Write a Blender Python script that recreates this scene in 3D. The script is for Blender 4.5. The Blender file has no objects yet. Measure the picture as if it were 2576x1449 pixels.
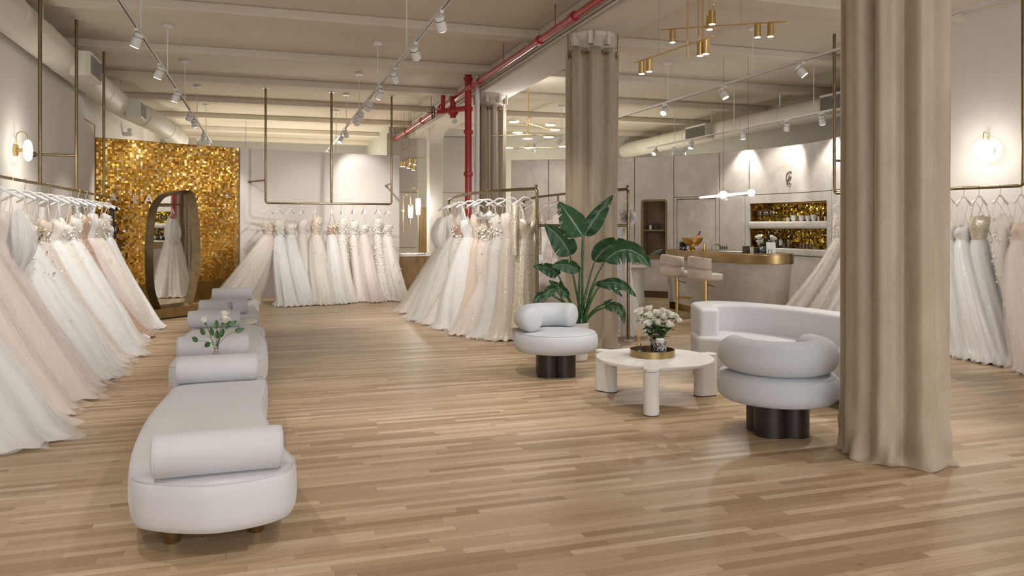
import bpy, math, random
from math import sin, cos, pi, radians as R, sqrt, atan2, exp
from mathutils import Vector, Matrix
random.seed(7)
SC = bpy.context.scene
COL = SC.collection

# ------------------------------------------------------------------ camera
TH = R(17.8); CH = 1.5; F = 1930.0
cam_d = bpy.data.cameras.new('camera'); cam = bpy.data.objects.new('camera', cam_d); COL.objects.link(cam)
cam.location = (0, 0, CH); cam.rotation_euler = (R(90), 0, -TH)
cam_d.sensor_width = 36; cam_d.lens = 36*F/2576; cam_d.shift_y = -(724.5-571)/2576
cam_d.clip_end = 200
SC.camera = cam
# ------------------------------------------------------------------ world, view
SC.view_settings.view_transform = 'Standard'; SC.view_settings.look = 'None'
SC.view_settings.gamma = 1; SC.view_settings.exposure = 0.53
SC.view_settings.use_curve_mapping = False
w = bpy.data.worlds.new('world'); SC.world = w; w.use_nodes = True
w.node_tree.nodes['Background'].inputs[0].default_value = (0.90, 0.93, 1.0, 1)
w.node_tree.nodes['Background'].inputs[1].default_value = 0.9
SC.cycles.max_bounces = 6; SC.cycles.diffuse_bounces = 3; SC.cycles.glossy_bounces = 3
SC.cycles.transmission_bounces = 5; SC.cycles.transparent_max_bounces = 8
SC.cycles.sample_clamp_indirect = 4.0; SC.cycles.light_sampling_threshold = 0.03; SC.cycles.adaptive_threshold = 0.02; SC.cycles.caustics_reflective = False; SC.cycles.caustics_refractive = False

def area(loc, rot, sx, sy, e, col):
    l = bpy.data.lights.new('added_fill_light', 'AREA'); l.shape = 'RECTANGLE'; l.size = sx; l.size_y = sy
    l.energy = e; l.color = col
    o = bpy.data.objects.new('added_fill_light', l); o.location = loc; o.rotation_euler = rot; COL.objects.link(o)
    return o
# added fill light behind the camera, in place of an assumed shop window
area((2.6, -5.0, 2.2), (R(90), 0, 0), 11, 3.6, 260, (1.0, 0.97, 0.95))

SPOT_E = 112.0
def spot(loc, target, parent, e=SPOT_E, ang=62, blend=.7, col=(1, .945, .875), rad=.045):
    l = bpy.data.lights.new('lamp', 'SPOT'); l.energy = e; l.spot_size = R(ang); l.spot_blend = blend
    l.color = col; l.shadow_soft_size = rad
    o = bpy.data.objects.new('lamp', l); COL.objects.link(o)
    o.location = loc
    d = Vector(target)-Vector(loc)
    o.rotation_euler = d.to_track_quat('-Z', 'Y').to_euler()
    if parent is not None:
        o.parent = parent; o.matrix_parent_inverse = parent_mat(parent).inverted()
    return o
def point(loc, e, col, rad, parent=None):
    l = bpy.data.lights.new('lamp', 'POINT'); l.energy = e; l.color = col; l.shadow_soft_size = rad
    o = bpy.data.objects.new('lamp', l); COL.objects.link(o); o.location = loc
    if parent is not None:
        o.parent = parent; o.matrix_parent_inverse = parent_mat(parent).inverted()
    return o
def parent_mat(p):
    return Matrix.LocRotScale(p.location, p.rotation_euler, p.scale)

# ------------------------------------------------------------------ helpers
def ray(px, d, z=None, py=None):
    """world point that the photograph shows in column px at distance d"""
    u = (px-1288)/F
    x = d*(sin(TH)+u*cos(TH)); y = d*(cos(TH)-u*sin(TH))
    if py is not None: z = CH+d*(571-py)/F
    return (x, y, 0 if z is None else z)
def proj(x, y, z=0):
    d = x*sin(TH)+y*cos(TH); xr = x*cos(TH)-y*sin(TH)
    return 1288+F*xr/d, 571-F*(z-CH)/d, d
class G:
    def __init__(s): s.v = []; s.f = []; s.uv = None
    def add(s, v, f):
        n = len(s.v); s.v += [tuple(p) for p in v]; s.f += [tuple(i+n for i in q) for q in f]; return s
    def xf(s, M):
        s.v = [tuple(M @ Vector(p)) for p in s.v]; return s
    def box(s, c, d, rz=0, ry=0):
        M = Matrix.Translation(c) @ Matrix.Rotation(rz, 4, 'Z') @ Matrix.Rotation(ry, 4, 'Y')
        x, y, z = d[0]/2, d[1]/2, d[2]/2
        v = [M @ Vector(p) for p in ((-x,-y,-z),(x,-y,-z),(x,y,-z),(-x,y,-z),(-x,-y,z),(x,-y,z),(x,y,z),(-x,y,z))]
        return s.add(v, [(3,2,1,0),(4,5,6,7),(0,1,5,4),(1,2,6,5),(2,3,7,6),(3,0,4,7)])
    def tube(s, pts, r, n=10, closed=False, caps=True):
        P = [Vector(p) for p in pts]; m = len(P)
        rr = r if isinstance(r, (list, tuple)) else [r]*m
        T = []
        for i in range(m):
            if closed: t = P[(i+1) % m]-P[i-1]
            else: t = P[min(i+1, m-1)]-P[max(i-1, 0)]
            T.append(t.normalized() if t.length > 1e-9 else Vector((0, 0, 1)))
        a = Vector((0, 0, 1)) if abs(T[0].z) < .9 else Vector((1, 0, 0))
        u = T[0].cross(a).normalized(); V = []; Fc = []
        for i in range(m):
            u = (u-T[i]*u.dot(T[i])).normalized(); w_ = T[i].cross(u)
            for k in range(n):
                an = 2*pi*k/n; V.append(P[i]+(u*cos(an)+w_*sin(an))*rr[i])
        M = m if closed else m-1
        for i in range(M):
            j = (i+1) % m
            for k in range(n):
                l = (k+1) % n; Fc.append((i*n+k, i*n+l, j*n+l, j*n+k))
        if caps and not closed:
            Fc.append(tuple(range(n-1, -1, -1))); Fc.append(tuple((m-1)*n+k for k in range(n)))
        return s.add(V, Fc)
    def cyl(s, p0, p1, r, n=16, r2=None):
        return s.tube([p0, p1], [r, r if r2 is None else r2], n)
    def lathe(s, prof, n=32, c=(0, 0, 0), cap0=True, cap1=True):
        V = []; Fc = []
        for (r, z) in prof:
            for k in range(n):
                a = 2*pi*k/n; V.append((c[0]+r*cos(a), c[1]+r*sin(a), c[2]+z))
        for i in range(len(prof)-1):
            for k in range(n):
                l = (k+1) % n; Fc.append((i*n+k, i*n+l, (i+1)*n+l, (i+1)*n+k))
        if cap0 and prof[0][0] > 1e-6: Fc.append(tuple(range(n-1, -1, -1)))
        if cap1 and prof[-1][0] > 1e-6: Fc.append(tuple((len(prof)-1)*n+k for k in range(n)))
        return s.add(V, Fc)
    def prism(s, poly, z0, z1):
        n = len(poly); V = [(p[0], p[1], z0) for p in poly]+[(p[0], p[1], z1) for p in poly]
        Fc = [tuple(range(n-1, -1, -1)), tuple(range(n, 2*n))]+[(i, (i+1) % n, n+(i+1) % n, n+i) for i in range(n)]
        return s.add(V, Fc)
    def sphere(s, c, r, n=16, m=10, sc=(1, 1, 1)):
        V = []; Fc = []
        for i in range(m+1):
            t = pi*i/m
            for k in range(n):
                a = 2*pi*k/n; V.append((c[0]+r*sc[0]*sin(t)*cos(a), c[1]+r*sc[1]*sin(t)*sin(a), c[2]-r*sc[2]*cos(t)))
        for i in range(m):
            for k in range(n):
                l = (k+1) % n; Fc.append((i*n+k, i*n+l, (i+1)*n+l, (i+1)*n+k))
        return s.add(V, Fc)
    def grid(s, fn, nu, nv, closeu=False, keepuv=True):
        n0 = len(s.v); cols = nu if closeu else nu+1
        for j in range(nv+1):
            for i in range(cols): s.v.append(tuple(fn(i/nu, j/nv)))
        if s.uv is None: s.uv = {}
        for j in range(nv):
            for i in range(nu):
                i2 = (i+1) % cols if closeu else i+1
                s.uv[len(s.f)] = [(i/nu, j/nv), ((i+1)/nu, j/nv), ((i+1)/nu, (j+1)/nv), (i/nu, (j+1)/nv)]
                s.f.append((n0+j*cols+i, n0+j*cols+i2, n0+(j+1)*cols+i2, n0+(j+1)*cols+i))
        return s
    def torus(s, c, R_, r, n=32, m=8, axis='Z', arc=None):
        pts = []
        for k in range(n):
            a = 2*pi*k/n
            p = {'Z': (R_*cos(a), R_*sin(a), 0), 'Y': (R_*cos(a), 0, R_*sin(a)), 'X': (0, R_*cos(a), R_*sin(a))}[axis]
            pts.append((c[0]+p[0], c[1]+p[1], c[2]+p[2]))
        return s.tube(pts, r, m, closed=True)

def obj(name, g, mat, parent=None, smooth=True, bevel=0, seg=3, sub=0, auto=None):
    me = bpy.data.meshes.new(name); me.from_pydata(g.v, [], g.f)
    if g.uv:
        ul = me.uv_layers.new(name='UVMap').data
        for p in me.polygons:
            q = g.uv.get(p.index)
            if q:
                for li, c in zip(p.loop_indices, q): ul[li].uv = c
    me.materials.append(mat); me.update()
    if smooth:
        me.polygons.foreach_set('use_smooth', [True]*len(me.polygons))
        if auto is not None or bevel == 0:
            try: me.set_sharp_from_angle(angle=R(auto or 42))
            except Exception: pass
    o = bpy.data.objects.new(name, me); COL.objects.link(o)
    if parent is not None: o.parent = parent
    if bevel:
        b = o.modifiers.new('bevel', 'BEVEL'); b.width = bevel; b.segments = seg; b.limit_method = 'ANGLE'; b.angle_limit = R(40)
        wn = o.modifiers.new('wn', 'WEIGHTED_NORMAL')
    if sub:
        m = o.modifiers.new('sub', 'SUBSURF'); m.levels = m.render_levels = sub
    return o
def tag(o, label, cat, group=None, kind=None):
    o['label'] = label; o['category'] = cat
    if group: o['group'] = group
    if kind: o['kind'] = kind
    return o
def thing(name, label, cat, loc=(0, 0, 0), rz=0, group=None):
    o = bpy.data.objects.new(name, None); o.empty_display_size = .1; COL.objects.link(o)
    o.location = loc; o.rotation_euler = (0, 0, rz)
    return tag(o, label, cat, group)
def struct(name, g, mat, parent=None, **k):
    k.setdefault('smooth', False)
    o = obj(name, g, mat, parent, **k)
    if parent is None: o['kind'] = 'structure'
    return o
def at(g_or_o, loc): g_or_o.location = loc; return g_or_o
def copy_thing(src, loc, rz, label, group=None):
    r = src.copy(); COL.objects.link(r); r.location = loc; r.rotation_euler = (0, 0, rz); r['label'] = label
    if group: r['group'] = group
    for ch in list(src.children):
        if ch.type != 'MESH': continue
        c = ch.copy(); COL.objects.link(c); c.parent = r
        for g_ in ch.children:
            d = g_.copy(); COL.objects.link(d); d.parent = c
    return r
def spline(pts, n=12, closed=False):
    """Catmull-Rom through points"""
    P = [Vector(p) for p in pts]; m = len(P); out = []
    segs = m if closed else m-1
    for i in range(segs):
        p0 = P[(i-1) % m] if closed or i > 0 else P[0]*2-P[1]
        p1 = P[i]; p2 = P[(i+1) % m]
        p3 = P[(i+2) % m] if closed or i+2 < m else P[m-1]*2-P[m-2]
        for k in range(n):
            t = k/n
            out.append(.5*((2*p1)+(p2-p0)*t+(2*p0-5*p1+4*p2-p3)*t*t+(3*p1-p0-3*p2+p3)*t**3))
    if not closed: out.append(P[-1])
    return out
def fillet(poly, r, n=6):
    """round the corners of a 2D polygon; r number or list"""
    out = []; m = len(poly)
    for i in range(m):
        p = Vector(poly[i][:2]); a = Vector(poly[i-1][:2]); b = Vector(poly[(i+1) % m][:2])
        rr = r[i] if isinstance(r, (list, tuple)) else r
        if rr <= 0: out.append(tuple(p)); continue
        da = (a-p); db = (b-p); t = min(rr, da.length*.48, db.length*.48)
        pa = p+da.normalized()*t; pb = p+db.normalized()*t
        for k in range(n+1):
            s_ = k/n; out.append(tuple(pa*(1-s_)**2+p*2*s_*(1-s_)+pb*s_**2))
    return out

# ------------------------------------------------------------------ materials
MATS = {}
def newmat(name):
    m = bpy.data.materials.new(name); m.use_nodes = True
    nt = m.node_tree; return m, nt, nt.nodes['Principled BSDF'], nt.nodes['Material Output']
def nd(nt, typ, **k):
    n = nt.nodes.new(typ)
    for a, b in k.items():
        if a == 'ins':
            for i, v in b.items(): n.inputs[i].default_value = v
        else: setattr(n, a, b)
    return n
def mth(nt, op, a, b=None, c=None):
    n = nt.nodes.new('ShaderNodeMath'); n.operation = op
    for i, v in enumerate((a, b, c)):
        if v is None: continue
        if isinstance(v, (int, float)): n.inputs[i].default_value = v
        else: nt.links.new(v, n.inputs[i])
    return n.outputs[0]
def ramp(nt, fac, stops):
    n = nt.nodes.new('ShaderNodeValToRGB'); nt.links.new(fac, n.inputs[0])
    e = n.color_ramp.elements
    while len(e) < len(stops): e.new(.5)
    for el, (p, c) in zip(e, stops): el.position = p; el.color = (*c, 1) if len(c) == 3 else c
    return n.outputs[0]
def mixc(nt, fac, a, b, bt='MIX'):
    n = nt.nodes.new('ShaderNodeMix'); n.data_type = 'RGBA'; n.blend_type = bt
    for i, v in ((0, fac), (6, a), (7, b)):
        if isinstance(v, (int, float)): n.inputs[i].default_value = v
        elif isinstance(v, tuple): n.inputs[i].default_value = (*v, 1) if len(v) == 3 else v
        else: nt.links.new(v, n.inputs[i])
    return n.outputs[2]
def noise(nt, vec, scale, detail=3, rough=.5, dist=0):
    n = nd(nt, 'ShaderNodeTexNoise', ins={'Scale': scale, 'Detail': detail, 'Roughness': rough, 'Distortion': dist})
    if vec is not None: nt.links.new(vec, n.inputs['Vector'])
    return n.outputs['Fac']
def mapping(nt, vec, sc):
    n = nd(nt, 'ShaderNodeMapping'); n.inputs['Scale'].default_value = sc; nt.links.new(vec, n.inputs['Vector']); return n.outputs[0]
def bump(nt, h, strength, dist=.01):
    n = nd(nt, 'ShaderNodeBump', ins={'Strength': strength, 'Distance': dist}); nt.links.new(h, n.inputs['Height']); return n.outputs[0]
def plain(name, col, rough=.5, metal=0, nscale=0, namt=.0, bscale=0, bamt=0, sheen=0, spec=None, coat=0):
    m, nt, b, o = newmat(name)
    b.inputs['Roughness'].default_value = rough; b.inputs['Metallic'].default_value = metal
    tc = nd(nt, 'ShaderNodeTexCoord').outputs['Object']
    if nscale:
        f = noise(nt, tc, nscale, 4)
        c2 = tuple(max(0, c*(1-namt)) for c in col); c1 = tuple(min(1, c*(1+namt)) for c in col)
        nt.links.new(ramp(nt, f, [(.3, c2), (.7, c1)]), b.inputs['Base Color'])
    else: b.inputs['Base Color'].default_value = (*col, 1)
    if bscale: nt.links.new(bump(nt, noise(nt, tc, bscale, 2), bamt), b.inputs['Normal'])
    if sheen: b.inputs['Sheen Weight'].default_value = sheen; b.inputs['Sheen Roughness'].default_value = .4
    if spec is not None: b.inputs['Specular IOR Level'].default_value = spec
    if coat: b.inputs['Coat Weight'].default_value = coat
    MATS[name] = m; return m
def emit(name, col, s):
    m, nt, b, o = newmat(name)
    b.inputs['Base Color'].default_value = (*col, 1)
    b.inputs['Emission Color'].default_value = (*col, 1); b.inputs['Emission Strength'].default_value = s
    return m
def glass(name, col=(1, 1, 1), rough=.02, mixv=.75):
    """thin glass: mostly transparent with a glossy coat"""
    m, nt, b, o = newmat(name)
    t = nd(nt, 'ShaderNodeBsdfTransparent'); t.inputs[0].default_value = (*col, 1)
    g = nd(nt, 'ShaderNodeBsdfGlossy'); g.inputs['Roughness'].default_value = rough
    fr = nd(nt, 'ShaderNodeFresnel'); fr.inputs[0].default_value = 1.5
    f = mth(nt, 'ADD', mth(nt, 'MULTIPLY', fr.outputs[0], mixv), .06)
    mx = nd(nt, 'ShaderNodeMixShader'); nt.links.new(f, mx.inputs[0])
    nt.links.new(t.outputs[0], mx.inputs[1]); nt.links.new(g.outputs[0], mx.inputs[2]); nt.links.new(mx.outputs[0], o.inputs[0])
    return m

wall_white = plain('wall_white', (.74, .70, .66), .8, nscale=1.2, namt=.02, bscale=60, bamt=.05)
wall_cream = plain('wall_cream', (.56, .54, .47), .8, nscale=.8, namt=.03)
ceil_mat = plain('ceiling_paint', (.66, .59, .485), .85, nscale=.6, namt=.03, bscale=8, bamt=.05)
girder_mat = plain('girder_paint', (.66, .61, .54), .8, nscale=.8, namt=.03)
brass = plain('brass', (.64, .47, .2), .28, 1, nscale=8, namt=.06)
antique = plain('antique_brass', (.24, .185, .105), .36, 1, nscale=14, namt=.18)
brushed = plain('brushed_brass', (.40, .29, .14), .33, 1, nscale=5, namt=.2)
white_metal = plain('white_metal', (.78, .77, .75), .4)
white_hang = plain('white_hanger', (.86, .86, .87), .35)
pink_hang = plain('blush_hanger', (.84, .76, .75), .4)
red_paint = plain('red_paint', (.42, .012, .016), .3, nscale=5, namt=.12, coat=.4)
black_metal = plain('black_metal', (.02, .02, .022), .4)
dark_wood = plain('dark_stain', (.022, .016, .014), .38, nscale=6, namt=.3)
leaf_g = plain('leaf_green', (.035, .11, .035), .32, nscale=14, namt=.3, coat=.25)
duct_mat = plain('duct_paint', (.74, .70, .61), .55, nscale=2, namt=.04)
velvet_w = plain('white_boucle', (.62, .645, .685), .9, nscale=60, namt=.03, bscale=420, bamt=.5, sheen=.3)
bench_f = plain('bench_velvet', (.61, .61, .63), .85, nscale=3, namt=.03, bscale=600, bamt=.15, sheen=.35)
bolster_f = plain('bolster_velvet', (.57, .57, .585), .8, nscale=3, namt=.04, bscale=600, bamt=.15, sheen=.4)
stool_f = plain('stool_leather', (.70, .62, .54), .6, nscale=9, namt=.05, bscale=90, bamt=.1)
table_w = plain('table_lacquer', (.74, .725, .70), .35, nscale=7, namt=.02)
ceramic = plain('ceramic', (.72, .70, .66), .25)
pot_m = plain('pot_glaze', (.6, .58, .54), .5, nscale=9, namt=.08)
petal = plain('petal', (.86, .84, .74), .6, nscale=20, namt=.03)
petal_in = plain('petal_inner', (.80, .70, .52), .6)
stem_m = plain('stem', (.07, .13, .04), .5, nscale=20, namt=.2)
rose_leaf = plain('rose_leaf', (.045, .12, .03), .4, nscale=30, namt=.3)
navy = plain('navy_ribbon', (.012, .015, .04), .4)
letters_m = plain('mirror_letters', (.75, .68, .66), .22, 1)
mirror_m = plain('mirror_glass', (.93, .94, .93), .01, 1)
glass_m = glass('clear_glass')
glass_d = glass('smoked_glass', (.25, .25, .27))
glass_a = glass('amber_glass', (.75, .58, .42))
sand_m = plain('cream_wax', (.78, .74, .60), .6)
bulb = emit('lamp_lens', (1, .97, .92), 14)
bulb_soft = emit('lit_glass', (1, .97, .9), 3.5)
disc_soft = emit('lit_disc', (1, .95, .86), 6)

# oak strip floor
def floor_mat():
    m, nt, b, o = newmat('oak_strip_floor')
    tc = nd(nt, 'ShaderNodeTexCoord').outputs['Object']
    sep = nd(nt, 'ShaderNodeSeparateXYZ'); nt.links.new(tc, sep.inputs[0]); x, y = sep.outputs[0], sep.outputs[1]
    W = .057
    yr = mth(nt, 'DIVIDE', y, W); row = mth(nt, 'FLOOR', yr); fy = mth(nt, 'FRACT', yr)
    wn = nd(nt, 'ShaderNodeTexWhiteNoise', noise_dimensions='1D'); nt.links.new(row, wn.inputs['W'])
    xs = mth(nt, 'ADD', mth(nt, 'DIVIDE', x, mth(nt, 'ADD', mth(nt, 'MULTIPLY', wn.outputs['Value'], .7), .55)), mth(nt, 'MULTIPLY', wn.outputs['Value'], 37.3))
    col = mth(nt, 'FLOOR', xs); fx = mth(nt, 'FRACT', xs)
    cb = nd(nt, 'ShaderNodeCombineXYZ'); nt.links.new(row, cb.inputs[0]); nt.links.new(col, cb.inputs[1])
    w2 = nd(nt, 'ShaderNodeTexWhiteNoise', noise_dimensions='2D'); nt.links.new(cb.outputs[0], w2.inputs['Vector'])
    base = ramp(nt, w2.outputs['Value'], [(0, (.34, .23, .125)), (.25, (.47, .34, .205)), (.5, (.56, .42, .26)), (.78, (.63, .485, .315)), (1, (.75, .61, .42))])
    # grain: long noise along the board, different on each board
    off = nd(nt, 'ShaderNodeVectorMath', operation='MULTIPLY_ADD'); nt.links.new(w2.outputs['Color'], off.inputs[0]); off.inputs[1].default_value = (13, 7, 5); nt.links.new(tc, off.inputs[2])
    g1 = noise(nt, mapping(nt, off.outputs[0], (1.6, 60, 1)), 1.4, 6, .62, .4)
    g2 = noise(nt, mapping(nt, off.outputs[0], (5, 260, 1)), 1.0, 3, .6)
    c = mixc(nt, mth(nt, 'MULTIPLY', ramp(nt, g1, [(.38, (0, 0, 0)), (.68, (1, 1, 1))]), .6), base, (.44, .30, .185))
    c = mixc(nt, mth(nt, 'MULTIPLY', ramp(nt, g2, [(.45, (0, 0, 0)), (.75, (1, 1, 1))]), .42), c, (.34, .22, .13))
    kn = noise(nt, mapping(nt, off.outputs[0], (3.5, 16, 1)), 1.6, 2, .5)
    c = mixc(nt, mth(nt, 'MULTIPLY', ramp(nt, kn, [(.70, (0, 0, 0)), (.78, (1, 1, 1))]), .7), c, (.14, .08, .05))
    gy = mth(nt, 'LESS_THAN', fy, .028); gx = mth(nt, 'LESS_THAN', fx, .0022)
    gap = mth(nt, 'MAXIMUM', gy, gx)
    c = mixc(nt, mth(nt, 'MULTIPLY', gap, .6), c, (.10, .06, .035))
    nt.links.new(c, b.inputs['Base Color'])
    nt.links.new(mth(nt, 'ADD', mth(nt, 'MULTIPLY', g1, .18), .30), b.inputs['Roughness'])
    h = mth(nt, 'SUBTRACT', mth(nt, 'MULTIPLY', g2, .25), gap)
    nt.links.new(bump(nt, h, .25, .002), b.inputs['Normal'])
    return m
floor_m = floor_mat()

def wood(name, c1, c2, scale=(1.5, 30, 1), rough=.45):
    m, nt, b, o = newmat(name)
    tc = nd(nt, 'ShaderNodeTexCoord').outputs['Object']
    g = noise(nt, mapping(nt, tc, scale), 1.5, 5, .6, .3)
    nt.links.new(ramp(nt, g, [(.3, c1), (.7, c2)]), b.inputs['Base Color']); b.inputs['Roughness'].default_value = rough
    return m
walnut = wood('brown_oak', (.16, .105, .05), (.25, .17, .085), (30, 30, 1.2))
walnut_d = wood('dark_oak_base', (.05, .03, .018), (.10, .06, .035), (1.5, 1.5, 30))
vanity_w = wood('vanity_oak', (.20, .13, .055), (.31, .21, .10), (20, 20, 1.2))

def suede():
    m, nt, b, o = newmat('suede_panel')
    tc = nd(nt, 'ShaderNodeTexCoord').outputs['Object']
    a = noise(nt, tc, 1.7, 6, .62, 1.2); c = noise(nt, tc, 9, 5, .6, .8)
    f = mth(nt, 'ADD', mth(nt, 'MULTIPLY', a, .65), mth(nt, 'MULTIPLY', c, .35))
    nt.links.new(ramp(nt, f, [(.32, (.45, .41, .355)), (.5, (.56, .52, .465)), (.68, (.66, .63, .58))]), b.inputs['Base Color'])
    nt.links.new(mth(nt, 'ADD', mth(nt, 'MULTIPLY', a, .4), .28), b.inputs['Roughness'])
    nt.links.new(bump(nt, c, .12, .01), b.inputs['Normal'])
    b.inputs['Sheen Weight'].default_value = .3
    return m
suede_m = suede()
groove = plain('panel_groove', (.10, .085, .07), .9)

def curtain_mat():
    m, nt, b, o = newmat('beige_velvet')
    tc = nd(nt, 'ShaderNodeTexCoord').outputs['Object']
    a = noise(nt, mapping(nt, tc, (3, 3, .8)), 2.2, 6, .65, .5)
    nt.links.new(ramp(nt, a, [(.3, (.35, .285, .20)), (.7, (.45, .38, .285))]), b.inputs['Base Color'])
    b.inputs['Roughness'].default_value = .55
    b.inputs['Sheen Weight'].default_value = .9; b.inputs['Sheen Roughness'].default_value = .35
    b.inputs['Sheen Tint'].default_value = (.95, .88, .76, 1)
    nt.links.new(bump(nt, noise(nt, tc, 300, 2), .12, .002), b.inputs['Normal'])
    return m
curtain_m = curtain_mat()

def marble_bw():
    m, nt, b, o = newmat('speckled_black_white')
    tc = nd(nt, 'ShaderNodeTexCoord').outputs['Object']
    a = noise(nt, mapping(nt, tc, (60, 60, 38)), 1, 3, .6, 1.5)
    nt.links.new(ramp(nt, a, [(.49, (.02, .018, .018)), (.54, (.75, .73, .7))]), b.inputs['Base Color'])
    b.inputs['Roughness'].default_value = .12
    return m
marble_m = marble_bw()

def sequin_mat(name, cols, vary=.25, scale=1):
    m, nt, b, o = newmat(name)
    gi = nd(nt, 'ShaderNodeNewGeometry').outputs['Random Per Island']
    nt.links.new(ramp(nt, gi, cols), b.inputs['Base Color'])
    b.inputs['Metallic'].default_value = 1; b.inputs['Roughness'].default_value = .16
    return m
gold_seq = sequin_mat('gold_sequins', [(0, (.66, .32, .04)), (.5, (.86, .48, .09)), (.93, (.93, .62, .2)), (1, (.8, .76, .72))])
dark_gold = sequin_mat('dark_gold_mosaic', [(0, (.20, .11, .01)), (.6, (.42, .26, .03)), (1, (.85, .62, .12))])
bronze_band = plain('bronze_band', (.30, .185, .05), .34, 1, nscale=4, namt=.15)

def fabric(name, col, col2, applique=0.0, acc=(.9, .89, .86), sparkle=0.0, seq=0.0, trans=.25, pleat=34, rough=.7, alpha=1.0, sheen=.2):
    m, nt, b, o = newmat(name)
    t = nd(nt, 'ShaderNodeTexCoord'); ob = t.outputs['Object']; uv = t.outputs['UV']
    inf = nd(nt, 'ShaderNodeObjectInfo').outputs['Random']
    p = nd(nt, 'ShaderNodeVectorMath', operation='ADD'); nt.links.new(mapping(nt, uv, (pleat, 2.2, 1)), p.inputs[0])
    cb = nd(nt, 'ShaderNodeCombineXYZ'); nt.links.new(mth(nt, 'MULTIPLY', inf, 50), cb.inputs[1]); nt.links.new(cb.outputs[0], p.inputs[1])
    pl = noise(nt, p.outputs[0], 1.0, 4, .6)
    pc = ramp(nt, pl, [(.25, tuple(a*.35+b*.65 for a, b in zip(col2, col))), (.6, col)])
    c = pc; h = mth(nt, 'MULTIPLY', pl, .6)
    if applique > 0:
        sepz = nd(nt, 'ShaderNodeSeparateXYZ'); nt.links.new(ob, sepz.inputs[0])
        a1 = noise(nt, ob, 16, 4, .7, .6)
        k = mth(nt, 'ADD', mth(nt, 'ADD', a1, mth(nt, 'MULTIPLY', sepz.outputs[2], .10)), applique-.62)
        msk = ramp(nt, k, [(.46, (0, 0, 0)), (.54, (1, 1, 1))])
        c = mixc(nt, msk, c, acc); h = mth(nt, 'ADD', h, mth(nt, 'MULTIPLY', msk, .5))
        a2 = noise(nt, ob, 70, 3, .7)
        h = mth(nt, 'ADD', h, mth(nt, 'MULTIPLY', a2, .7))
    if seq > 0 or sparkle > 0:
        vo = nd(nt, 'ShaderNodeTexVoronoi', ins={'Scale': 130.0 if seq > 0 else 70.0}); nt.links.new(ob, vo.inputs['Vector'])
        sp = nd(nt, 'ShaderNodeSeparateColor'); nt.links.new(vo.outputs['Color'], sp.inputs[0])
        th_ = 1-seq if seq > 0 else 1-sparkle
        near = mth(nt, 'LESS_THAN', vo.outputs['Distance'], .5 if seq > 0 else .28)
        s_ = mth(nt, 'MULTIPLY', mth(nt, 'GREATER_THAN', sp.outputs[0], th_), near)
        c = mixc(nt, mth(nt, 'MULTIPLY', s_, .8), c, (1, .98, .95) if seq == 0 else tuple(min(1, q*1.25) for q in col))
        if seq > 0: c = mixc(nt, mth(nt, 'MULTIPLY', sp.outputs[1], .45), c, tuple(q*.55 for q in col2))
        nt.links.new(mth(nt, 'MULTIPLY', s_, .85), b.inputs['Metallic'])
        nt.links.new(mth(nt, 'SUBTRACT', rough, mth(nt, 'MULTIPLY', s_, rough-.25)), b.inputs['Roughness'])
    else: b.inputs['Roughness'].default_value = rough
    nt.links.new(c, b.inputs['Base Color'])
    nb = bump(nt, h, .16, .02); nt.links.new(nb, b.inputs['Normal'])
    b.inputs['Sheen Weight'].default_value = sheen
    tr = nd(nt, 'ShaderNodeBsdfTranslucent'); nt.links.new(c, tr.inputs[0])
    mx = nd(nt, 'ShaderNodeMixShader'); mx.inputs[0].default_value = trans
    nt.links.new(b.outputs[0], mx.inputs[1]); nt.links.new(tr.outputs[0], mx.inputs[2])
    out = mx.outputs[0]
    if alpha < 1:
        tp = nd(nt, 'ShaderNodeBsdfTransparent'); m2 = nd(nt, 'ShaderNodeMixShader')
        al = mth(nt, 'ADD', mth(nt, 'MULTIPLY', pl, .7), alpha-.35)
        nt.links.new(al, m2.inputs[0]); nt.links.new(tp.outputs[0], m2.inputs[1]); nt.links.new(out, m2.inputs[2]); out = m2.outputs[0]
    nt.links.new(out, o.inputs[0])
    return m
WHT = (.93, .925, .92); IVO = (.92, .885, .82); BLU = (.92, .83, .77); NUD = (.86, .73, .61); CHA = (.70, .61, .48); PNK = (.92, .83, .81)
def dk(c, k=.86): return tuple(q*k for q in c)
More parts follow.
